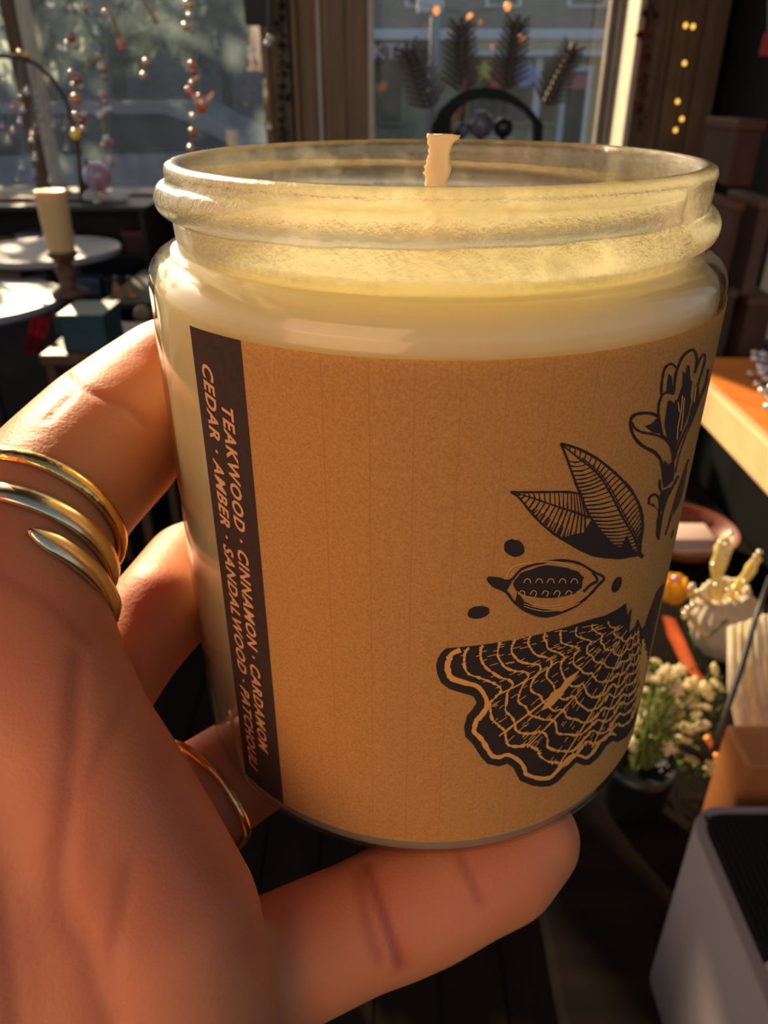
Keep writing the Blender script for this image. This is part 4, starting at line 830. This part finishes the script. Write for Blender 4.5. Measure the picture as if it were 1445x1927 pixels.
for k in range(25):
    t = .12+k*.033; a = interp(mid, t+.03); b = interp(l1l, t); stroke(bm, [a, ((a[0]+b[0])/2, (a[1]+b[1])/2+3), b], (2.2, 3.2), jit=.3, k=3)
fill(bm, c3([(990, 985), (955, 960), (930, 900), (900, 965), (860, 950), (900, 1000)]))
stroke(bm, l2t, 4.5, jit=.2); stroke(bm, l2b, (4, 6), jit=.2)
fill(bm, c3([(690, 900), (740, 890), (775, 832), (810, 880), (850, 925), (920, 968), (985, 985), (950, 992), (900, 1000), (820, 995), (760, 980), (700, 950), (640, 915)]))
mid2 = c3([(420, 712), (520, 740), (620, 775), (700, 800), (765, 825)])
stroke(bm, mid2, (2, 5), jit=.2)
for k in range(17):
    t = .05+k*.055; a = interp(mid2, t); b = interp(l2t, min(1, t*1.1)); stroke(bm, [a, b], (3, 1.6), k=4, jit=.3)
    b = interp(l2b, min(1, t*.66)); stroke(bm, [a, b], (3, 2.2+k*.06), k=6, jit=.3)
for k in range(22):
    a = interp(mid2, .35+k*.03); b = interp(l2b, .2+k*.022); c_ = ((a[0]*.4+b[0]*.6), (a[1]*.4+b[1]*.6)); stroke(bm, [c_, b], (1.4, 3), k=4, jit=.3)
cut(bm); print_obj('leaf_drawing', bm, .30, m_ink, label, 'dark ink drawing of two pointed leaves')
# pod and seeds
pod = c3([(320, 1090), (365, 1092), (420, 1100), (470, 1050), (560, 1022), (640, 1012), (720, 1025), (780, 1060), (830, 1088), (805, 1120), (760, 1170), (700, 1215), (620, 1250), (560, 1258), (490, 1235), (440, 1200), (400, 1150), (345, 1125)])
bm = bmesh.new(); stroke(bm, pod, 4.5, closed=True, jit=.25)
def ell(cx, cy, rx, ry, rot=0, n=18, jit=.06): return [(cx+cos(rot)*rx*cos(a)*(1+sr.uniform(-jit, jit))-sin(rot)*ry*sin(a), cy+sin(rot)*rx*cos(a)+cos(rot)*ry*sin(a)*(1+sr.uniform(-jit, jit))) for a in [2*pi*k/n for k in range(n)]]
fill(bm, ell(780+590/2.33, 620+1108/2.33, 66, 31, -.04, 30)); fill(bm, c3([(320, 1090), (345, 1125), (400, 1150), (425, 1108), (365, 1096)])); fill(bm, c3([(440, 1195), (490, 1232), (560, 1256), (620, 1248), (640, 1236), (540, 1222), (480, 1190), (450, 1150)]))
stroke(bm, c3([(780, 1065), (800, 1100), (770, 1120), (740, 1150)]), 5)
for (cx, cy, rx, ry, ro_) in ((967, 1031, 20, 16, .35), (900, 1152, 21, 12, -.15), (1160, 1100, 16, 8, -1.15)): fill(bm, ell(cx, cy, rx, ry, ro_))
cut(bm); print_obj('pod_drawing', bm, .30, m_ink, label, 'dark ink drawing of a seed pod and loose seeds')
bm = bmesh.new()
for k in range(5): cx = 985+k*22; stroke(bm, [(cx, 1096), (cx+4, 1089), (cx+11, 1090), (cx+13, 1097)], 1.6)
for k in range(5): cx = 975+k*22; stroke(bm, [(cx, 1118), (cx+5, 1111), (cx+12, 1114), (cx+9, 1122)], 1.5)
for dy in (0, 5, 10): stroke(bm, [(985, 1130+dy), (1020, 1139+dy), (1060, 1136+dy), (1090, 1124+dy)], 1.3)
stroke(bm, [(952, 1085), (965, 1066), (1000, 1058), (1050, 1057), (1085, 1068)], 1.8); cut(bm); sheet('kraft_print_gap', (.86, .42, .11), .1)
print_obj('pod_highlight', bm, .35, MATS['kraft_print_gap'], label)
for (x, y) in (): pass
# wood slab
slab_out = c4([(165, 388), (140, 410), (122, 440), (112, 475), (118, 520), (138, 568), (180, 600), (250, 622), (305, 638), (325, 672), (300, 710), (275, 738), (258, 800), (265, 850), (305, 890), (330, 930), (350, 960), (380, 992), (440, 1006), (485, 992), (515, 1012), (535, 1050), (550, 1080), (610, 1105), (660, 1113), (710, 1108), (750, 1085), (800, 1030), (845, 985), (880, 1000), (915, 998), (960, 960), (1000, 900), (1035, 872), (1062, 880), (1110, 850), (1140, 800), (1165, 740), (1185, 680), (1200, 600), (1222, 480), (1248, 380), (1275, 270), (1300, 140), (1312, 50)])
top_b = c4([(1290, 60), (1262, 100), (1245, 150), (1225, 200), (1205, 260), (1190, 290), (1178, 262), (1165, 235), (1150, 275), (1120, 310), (1128, 240), (1135, 175), (1112, 215), (1105, 152), (1060, 185), (1000, 215), (900, 243), (800, 275), (700, 303), (600, 328), (500, 347), (420, 360), (330, 373), (240, 382)])
N_ = len(slab_out)
ctr = c4([(1080, 330)])[0]
QX, QY = c4([(1165, 215)])[0]
RP = slab_out[1:-4]
def inset(t, wig=0.0, seed=0):
    "growth ring: the outline shrunk towards the far end of the cut edge"
    out = []
    for i, (x, y) in enumerate(RP):
        d = (1-t)*(1+wig*(sin(i*.83+seed*1.7)+.6*sin(i*2.1+seed))*(.35 if i < 3 else 1))
        px_, py_ = QX+(x-QX)*d, QY+(y-QY)*d
        px_ += (18*t*sin(pi*i/len(RP)))*(1-t)*2
        out.append((px_, py_))
    return out
bm = bmesh.new(); fill(bm, slab_out+top_b); cut(bm); print_obj('wood_slice_drawing', bm, .30, m_ink, label, 'dark ink drawing of a cut wood slice with growth rings')
bm = bmesh.new()
def insetpx(d0, d1=None):
    "move contour inward by d pixels"
    d1 = d0 if d1 is None else d1; out = []
    for i, (x, y) in enumerate(slab_out[:-10]):
        x1, y1 = slab_out[max(0, i-1)]; x2, y2 = slab_out[min(N_-1, i+1)]; dx, dy = x2-x1, y2-y1; l_ = sqrt(dx*dx+dy*dy) or 1; nx, ny = dy/l_, -dx/l_
        d = d0+(d1-d0)*i/(N_-1); out.append((x+nx*d, y+ny*d))
    return out
st_ = insetpx(22, 12); st_[0] = c4([(240, 395)])[0]; st_[1] = c4([(195, 415)])[0]; st_[2] = c4([(178, 450)])[0]
stroke(bm, st_, (11, 5), jit=.25, k=3)
for kk, t in enumerate((.14, .215, .30, .375, .455, .53, .61, .69, .77, .85)):
    P_ = inset(t, .013, kk)
    if t > .6: P_ = P_[:-3]
    stroke(bm, P_, 4.4-.17*kk, jit=.55, k=5)
for kk in range(360):
    i = sr.uniform(.0, .95)**.9; t = sr.uniform(.10, .88); d_ = sr.uniform(.02, .045); a = interp(inset(t, .013), i); b = interp(inset(min(.95, t+d_), .013), i+sr.uniform(-.002, .002)); stroke(bm, [a, b], 1.2, k=2)
for i, w_, t1 in ((.22, 2.5, .5), (.36, 3.0, .75), (.47, 3.0, .9), (.60, 3, .85), (.72, 2.5, .7)):
    stroke(bm, [interp(inset(.12), i), interp(inset(.12+(t1-.12)*.5), i+.012), interp(inset(t1), i)], (w_, 1.2), jit=.4)
fill(bm, c4([(862, 500), (835, 545), (790, 600), (760, 640), (720, 685), (655, 715), (690, 660), (712, 620), (760, 590), (790, 545)]))
cut(bm, 18); print_obj('wood_slice_grain', bm, .36, MATS['kraft_print_gap'], label)
# flower at the right edge
bm = bmesh.new()
for L_, w_ in (([(455, 500), (452, 440), (460, 360), (475, 280), (500, 235), (545, 215), (590, 250)], 4.5), ([(560, 490), (572, 400), (580, 320), (605, 240), (640, 160), (690, 105), (740, 88), (768, 130), (775, 210), (755, 300)], 5), ([(755, 300), (800, 180), (840, 125), (850, 170), (820, 290), (780, 420)], 3.5), ([(455, 505), (430, 580), (425, 660), (440, 760), (455, 850), (480, 880), (540, 920), (570, 1000), (560, 1100)], 5), ([(455, 500), (500, 475), (560, 490)], 4), ([(425, 690), (360, 665), (270, 662), (200, 685), (172, 740), (185, 830), (230, 910), (300, 970), (380, 1010), (430, 1060), (460, 1130), (470, 1230), (480, 1300)], 6),
                ([(185, 745), (215, 800), (280, 835), (360, 850), (430, 870), (490, 900), (535, 960), (555, 1040), (560, 1180), (550, 1280)], 4.5), ([(880, 260), (860, 380), (810, 520), (740, 680), (660, 840), (600, 980), (570, 1080)], 4), ([(800, 560), (740, 720), (670, 880), (610, 1060), (580, 1200)], 2), ([(700, 1080), (650, 1230), (600, 1380), (550, 1560), (490, 1770)], 3), ([(440, 1265), (440, 1340), (465, 1390)], 5), ([(340, 1490), (345, 1430), (390, 1400), (430, 1430), (440, 1500), (430, 1600)], 5), ([(610, 1230), (560, 1320), (510, 1420), (470, 1540), (440, 1700), (425, 1810)], 4)):
    stroke(bm, c7(L_), w_, jit=.2)
fill(bm, c7([(345, 1490), (380, 1480), (420, 1540), (440, 1560), (470, 1530), (500, 1400), (540, 1330), (470, 1360), (440, 1400), (455, 1480), (430, 1560), (410, 1640), (405, 1780), (425, 1810), (440, 1780), (460, 1600), (400, 1520)]))
fill(bm, c7([(690, 220), (710, 240), (715, 420), (720, 560), (690, 700), (640, 830), (590, 960), (570, 1000), (520, 900), (500, 860), (480, 760), (500, 620), (520, 540), (560, 600), (590, 560), (640, 420), (670, 300)]))
fill(bm, c7([(480, 1090), (520, 1130), (550, 1100), (560, 1200), (540, 1290), (500, 1330), (470, 1340), (475, 1230)])); fill(bm, c7([(300, 780), (360, 760), (420, 700), (440, 780), (450, 850), (380, 840)])); fill(bm, c7([(520, 300), (545, 330), (560, 480), (500, 470), (505, 380)]))
fill(bm, c7([(690, 1150), (660, 1330), (620, 1480), (560, 1590), (570, 1520), (620, 1350), (650, 1220)])); fill(bm, c7([(570, 1700), (555, 1780), (540, 1810), (550, 1740)])); fill(bm, c7([(790, 400), (800, 520), (740, 660), (690, 760), (720, 620), (760, 500)]))
for k in range(14): stroke(bm, c7([(510+k*7, 560+sr.uniform(-20, 20)), (525+k*6, 760)]), 1.6, k=3)
for k in range(10): stroke(bm, c7([(650+k*9, 280+k*10), (640+k*6, 620)]), 1.5, k=4)
cut(bm); print_obj('flower_drawing', bm, .30, m_ink, label, 'dark ink drawing of a long petalled flower at the label edge')
bm = bmesh.new()
for L_ in ([(640, 500), (625, 640), (600, 780), (590, 900)], [(655, 520), (640, 700), (625, 820)], [(760, 440), (745, 560)], [(600, 560), (610, 650)]): stroke(bm, c7(L_), 2.2)
cut(bm); print_obj('flower_highlight', bm, .36, MATS['kraft_print_gap'], label)
#@@HAND
# ================================================================== THE HAND
def jar_far(u, v, r, k=.96):
    "depth (mm) of a sphere centre on this ray that touches the far side of the jar; r in mm"
    q = ray(u, v); h = sqrt(q.x*q.x+q.y*q.y); a = atan2(q.x, q.y)-AZ; RR = JR+r*k; s2 = (JD*sin(a))**2
    return (JD*cos(a)+sqrt(max(0, RR*RR-s2)))/h
def under(u, v, z): return z/ray(u, v).z       # depth for plane z (mm, relative to the camera)
bm = bmesh.new(); PATHS = {}
def chain(name, nodes, sub=7, sq=.93):
    out = []
    for (a, b) in zip(nodes, nodes[1:]):
        pa = near(*a[:3]); pb = near(*b[:3]); ra = a[3]*a[2]*S/F; rb = b[3]*b[2]*S/F
        for k in range(sub):
            t = k/sub; out.append((pa.lerp(pb, t), ra+(rb-ra)*t))
    b = nodes[-1]; out.append((near(*b[:3]), b[3]*b[2]*S/F))
    for p, r in out: ball(bm, p, r, 3)
    PATHS[name] = out
# index finger: (u, v, depth, radius px)
def far_node(u, v, rpx, k=.96):
    d = 140
    for _ in range(8): d = jar_far(u, v, rpx*d/F, k)
    return (u, v, d, rpx)
n4 = far_node(322, 712, 112, .98); n5 = far_node(420, 668, 100); n6 = far_node(505, 640, 86)
chain('index', [(20, 1120, 112, 170), (62, 985, 119, 158), (128, 905, 127, 150), (205, 828, 137, 143), (262, 770, 145, 128), n4, n5, n6])
m1 = far_node(362, 1075, 96, 1.0); m2 = far_node(440, 1040, 84)
chain('middle', [(90, 1400, 118, 130), (175, 1300, 134, 112), (242, 1212, 143, 102), (300, 1150, 148, 98), m1, m2, far_node(500, 1010, 70)])
def un(u, v, rpx, extra=0.0):
    d = 140
    for _ in range(8): r = rpx*d/F; d = under(u, v, -(108.4+r*.97+extra))
    return (u, v, d, rpx)
chain('ring', [(230, 1650, 122, 120), (320, 1560, 138, 112), un(392, 1490, 104), un(455, 1448, 100), un(530, 1405, 92), un(590, 1375, 78)])
chain('pinky', [(330, 1900, 108, 140), (450, 1850, 115, 128), (520, 1815, 120, 125), un(600, 1778, 122), un(680, 1742, 118), un(735, 1718, 122), un(800, 1692, 120), un(880, 1655, 112), un(940, 1625, 112), un(1000, 1580, 92)])
# palm
for nm, nodes in (('palm_a', [(20, 1120, 112, 170), (40, 1230, 110, 178), (95, 1400, 108, 190), (160, 1520, 107, 200), (225, 1640, 107, 205), (285, 1760, 106, 210), (302, 1900, 105, 214), (302, 2120, 104, 214)]),
                  ('palm_b', [(-140, 1180, 112, 190), (-120, 1350, 108, 210), (-60, 1550, 106, 230), (0, 1750, 104, 240), (40, 1950, 102, 240), (60, 2200, 100, 240)]),
                  ('palm_c', [(-330, 1350, 110, 200), (-320, 1600, 106, 240), (-280, 1850, 102, 260), (-180, 2150, 98, 260), (-60, 2400, 96, 230)]),
                  ('palm_d', [(20, 1300, 109, 175), (60, 1480, 107, 190), (130, 1680, 106, 205), (170, 1850, 104, 215), (190, 2100, 102, 220)]),
                  ('thumb', [(-330, 1700, 98, 230), (-430, 1450, 90, 190), (-470, 1150, 84, 170), (-440, 880, 82, 150), (-400, 700, 82, 130)]),
                  ('wrist', [(60, 2200, 100, 240), (-20, 2600, 96, 240), (-60, 3100, 92, 240)]), ('wrist_b', [(302, 2120, 104, 214), (260, 2600, 98, 230), (240, 3100, 94, 235)])):
    chain(nm, nodes)
tmp = obj('hand_tmp', bm, mat('x', (1, 1, 1)))
for nm, kw in (('REMESH', dict(mode='VOXEL', voxel_size=.00062)), ('SMOOTH', dict(factor=.6, iterations=26))):
    md = tmp.modifiers.new(nm, nm)
    for a, b in kw.items(): setattr(md, a, b)
bpy.context.view_layer.update()
me = bpy.data.meshes.new_from_object(tmp.evaluated_get(bpy.context.evaluated_depsgraph_get())); bpy.data.objects.remove(tmp)
import numpy as np
nv = len(me.vertices); co = np.empty(nv*3, dtype=np.float64); me.vertices.foreach_get('co', co.astype(np.float32)); 
cof = np.empty(nv*3, dtype=np.float32); me.vertices.foreach_get('co', cof); co = cof.reshape(-1, 3).astype(np.float64)
nof = np.empty(nv*3, dtype=np.float32); me.vertices.foreach_get('normal', nof); no = nof.reshape(-1, 3).astype(np.float64)
bvh = BVHTree.FromPolygons([tuple(c) for c in co], [tuple(p.vertices) for p in me.polygons])
def hit(u, v):
    d = ray(u, v).normalized(); h = bvh.ray_cast(CAM+d*.02, d); return h[0]
red = np.zeros(nv); disp = np.zeros(nv)
def crease(pts, depth, wid, redn=.5, bulge=0.0):
    "depth, width in mm"
    P_ = smooth_line(pts, 6); H_ = [h for h in (hit(*p) for p in P_) if h is not None]
    for a, b in zip(H_, H_[1:]):
        if (b-a).length > .012: continue
        A = np.array(a); B = np.array(b); AB = B-A; t = np.clip(((co-A)@AB)/max(1e-12, AB@AB), 0, 1); dd = np.linalg.norm(co-(A+t[:, None]*AB), axis=1)/S
        g = np.exp(-(dd/wid)**2); np.minimum(disp, -depth*g, out=disp) if not bulge else None
        if bulge: np.maximum(disp, disp+0, out=disp)
        np.maximum(red, redn*np.exp(-(dd/(wid*1.9))**2), out=red)
# pinky joint creases
crease([(690, 1625), (712, 1680), (735, 1745), (758, 1815)], .55, .8, .8); crease([(676, 1640), (690, 1720), (715, 1800)], .3, .7, .6); crease([(870, 1612), (888, 1650), (905, 1690)], .35, .7, .5)
# index joint creases
crease([(122, 705), (150, 730), (190, 745), (235, 765), (275, 800)], .35, 1.0, .35); crease([(128, 712), (140, 735), (118, 760), (90, 790)], .25, .8, .2)
crease([(0, 1075), (60, 1110), (120, 1150), (165, 1200)], .25, 1.0, .3)
# palm lines
crease([(150, 1240), (140, 1400), (128, 1520), (112, 1640), (122, 1720), (165, 1790), (185, 1860), (210, 1927)], .5, 1.3, .35)
crease([(0, 1680), (15, 1780), (22, 1850), (28, 1927)], .4, 1.2, .3); crease([(245, 1640), (225, 1740), (205, 1820), (215, 1927)], .35, 1.2, .3)
crease([(240, 1290), (232, 1340), (180, 1440), (150, 1500)], .25, 1.0, .2); crease([(275, 1300), (262, 1260), (240, 1230)], .3, .9, .25); crease([(215, 1390), (190, 1430), (165, 1470)], .15, .6, .2)
crease([(300, 1420), (330, 1520), (395, 1620), (440, 1700), (470, 1760)], .1, 2.0, .35)
co2 = co+no*(disp*S)[:, None]
# fine relief
for i in range(0, nv): pass
me.vertices.foreach_set('co', co2.astype(np.float32).ravel())
at_ = me.attributes.new('redness', 'FLOAT', 'POINT'); at_.data.foreach_set('value', red.astype(np.float32))
for p in me.polygons: p.use_smooth = True
m = bpy.data.materials.new('skin'); m.use_nodes = True; n = m.node_tree.nodes; l = m.node_tree.links; b = n['Principled BSDF']
tc = n.new('ShaderNodeTexCoord'); ns = n.new('ShaderNodeTexNoise'); ns.inputs['Scale'].default_value = 55; ns.inputs['Detail'].default_value = 5; l.new(tc.outputs['Object'], ns.inputs[0])
rp = n.new('ShaderNodeValToRGB'); rp.color_ramp.elements[0].color = (.58, .18, .07, 1); rp.color_ramp.elements[1].color = (.70, .26, .105, 1); rp.color_ramp.elements[0].position = .3; rp.color_ramp.elements[1].position = .7; l.new(ns.outputs['Fac'], rp.inputs[0])
an = n.new('ShaderNodeAttribute'); an.attribute_name = 'redness'; mx = n.new('ShaderNodeMix'); mx.data_type = 'RGBA'; l.new(an.outputs['Fac'], mx.inputs[0]); l.new(rp.outputs[0], mx.inputs[6]); mx.inputs[7].default_value = (.44, .10, .05, 1); l.new(mx.outputs[2], b.inputs['Base Color'])
b.inputs['Subsurface Weight'].default_value = .75; b.inputs['Subsurface Radius'].default_value = (1, .28, .12); b.inputs['Subsurface Scale'].default_value = .0055; b.inputs['Roughness'].default_value = .5; b.inputs['Specular IOR Level'].default_value = .35
vo = n.new('ShaderNodeTexNoise'); vo.inputs['Scale'].default_value = 2200; l.new(tc.outputs['Object'], vo.inputs[0]); n2 = n.new('ShaderNodeTexNoise'); n2.inputs['Scale'].default_value = 420; n2.inputs['Detail'].default_value = 6; l.new(tc.outputs['Object'], n2.inputs[0])
ad = n.new('ShaderNodeMath'); ad.operation = 'ADD'; l.new(vo.outputs[0], ad.inputs[0]); l.new(n2.outputs['Fac'], ad.inputs[1]); bp = n.new('ShaderNodeBump'); bp.inputs['Strength'].default_value = .3; bp.inputs['Distance'].default_value = .00022; l.new(ad.outputs[0], bp.inputs['Height']); l.new(bp.outputs[0], b.inputs['Normal'])
me.materials.clear(); me.materials.append(m)
hand = bpy.data.objects.new('hand', me); C.objects.link(hand); hand['label'] = 'left hand of a person holding the candle jar from behind and below'; hand['category'] = 'hand'
# ---- rings
m_gold = mat('hammered_gold', (.95, .62, .20), .22, metal=1, bump=.5, bscale=260); m_pgold = mat('pale_gold', (.90, .72, .40), .25, metal=1, bump=.15, bscale=300)
bvh = BVHTree.FromPolygons([tuple(c) for c in co2], [tuple(p.vertices) for p in me.polygons])
def finger_ring(name, label, c, axis, a0, a1, off0, off1, wid, thk, m, n=90, curve=0.0, taper=False, tilt=Vector()):
    c = Vector(c); ax = (Vector(axis).normalized()+tilt).normalized(); tocam = (CAM-c); tocam = (tocam-ax*tocam.dot(ax)).normalized(); sd = ax.cross(tocam)
    bm = bmesh.new(); rows = []; sect = 8
    for i in range(n+1):
        t = i/n; a = a0+(a1-a0)*t; off = off0+(off1-off0)*t+curve*sin(a)**2; d = tocam*cos(a)+sd*sin(a); o = c+ax*off*S
        h = bvh.ray_cast(o+d*.03, -d, .03); r = (h[0]-o).length if h[0] is not None else .011
        rows.append([a, off, r, d])
    rs = [x[2] for x in rows]; md_ = sorted(rs)[len(rs)//2]; rs = [min(max(x, md_*.8), md_*1.18) for x in rs]
    for _ in range(16): rs = [(rs[max(0, i-1)]+rs[i]+rs[min(n, i+1)])/3 for i in range(n+1)]
    V = []
    for i, (a, off, r, d) in enumerate(rows):
        t = i/n; w_ = wid*.5*(sqrt(max(.05, min(1, 30*t, 30*(1-t)))) if taper else 1); ring = []
        for k in range(sect):
            f_ = 2*pi*k/sect; p = c+ax*(off+w_*cos(f_))*S+d*(rs[i]+(thk*.5*sin(f_)+thk*.35)*S); ring.append(bm.verts.new(p))
        V.append(ring)
    for r0, r1 in zip(V, V[1:]):
        for k in range(sect): j = (k+1) % sect; bm.faces.new((r0[k], r0[j], r1[j], r1[k]))
    if abs(a1-a0) < 2*pi-.01 or off0 != off1: bm.faces.new(V[0][::-1]); bm.faces.new(V[-1])
    else:
        for k in range(sect): j = (k+1) % sect; bm.faces.new((V[-1][k], V[-1][j], V[0][j], V[0][k]))
    bmesh.ops.recalc_face_normals(bm, faces=bm.faces[:])
    o = obj(name, bm, m, None, True); o['label'] = label; o['category'] = 'ring'; return o
ip = PATHS['index']; A = near(20, 1120, 112); B = near(128, 905, 127); axd = (near(205, 828, 137)-near(20, 1120, 112))
cA = near(66, 978, 120); cB = near(48, 1030, 117)
finger_ring('gold_ring', 'hammered gold band ring on the uppermost finger', cA, axd, pi, 3*pi, 0, 0, 2.6, 1.6, m_gold)
finger_ring('wrap_ring', 'pale gold open wrap ring with overlapping rounded ends, below the hammered band', cB, axd, pi*.50, -pi*2.02, 0, -6.2, 3.6, 1.5, m_pgold, 150, taper=True)
rn_ = PATHS['ring']; A = near(320, 1560, 138); q4 = un(455, 1448, 100); B = near(q4[0], q4[1], q4[2]); cR = near(375, 1508, un(392, 1490, 104)[2]*.985)
finger_ring('thin_gold_ring', 'thin gold ring on the lower finger beside the jar base', cR, B-A, pi, 3*pi, 0, 0, 1.6, 1.3, m_gold)
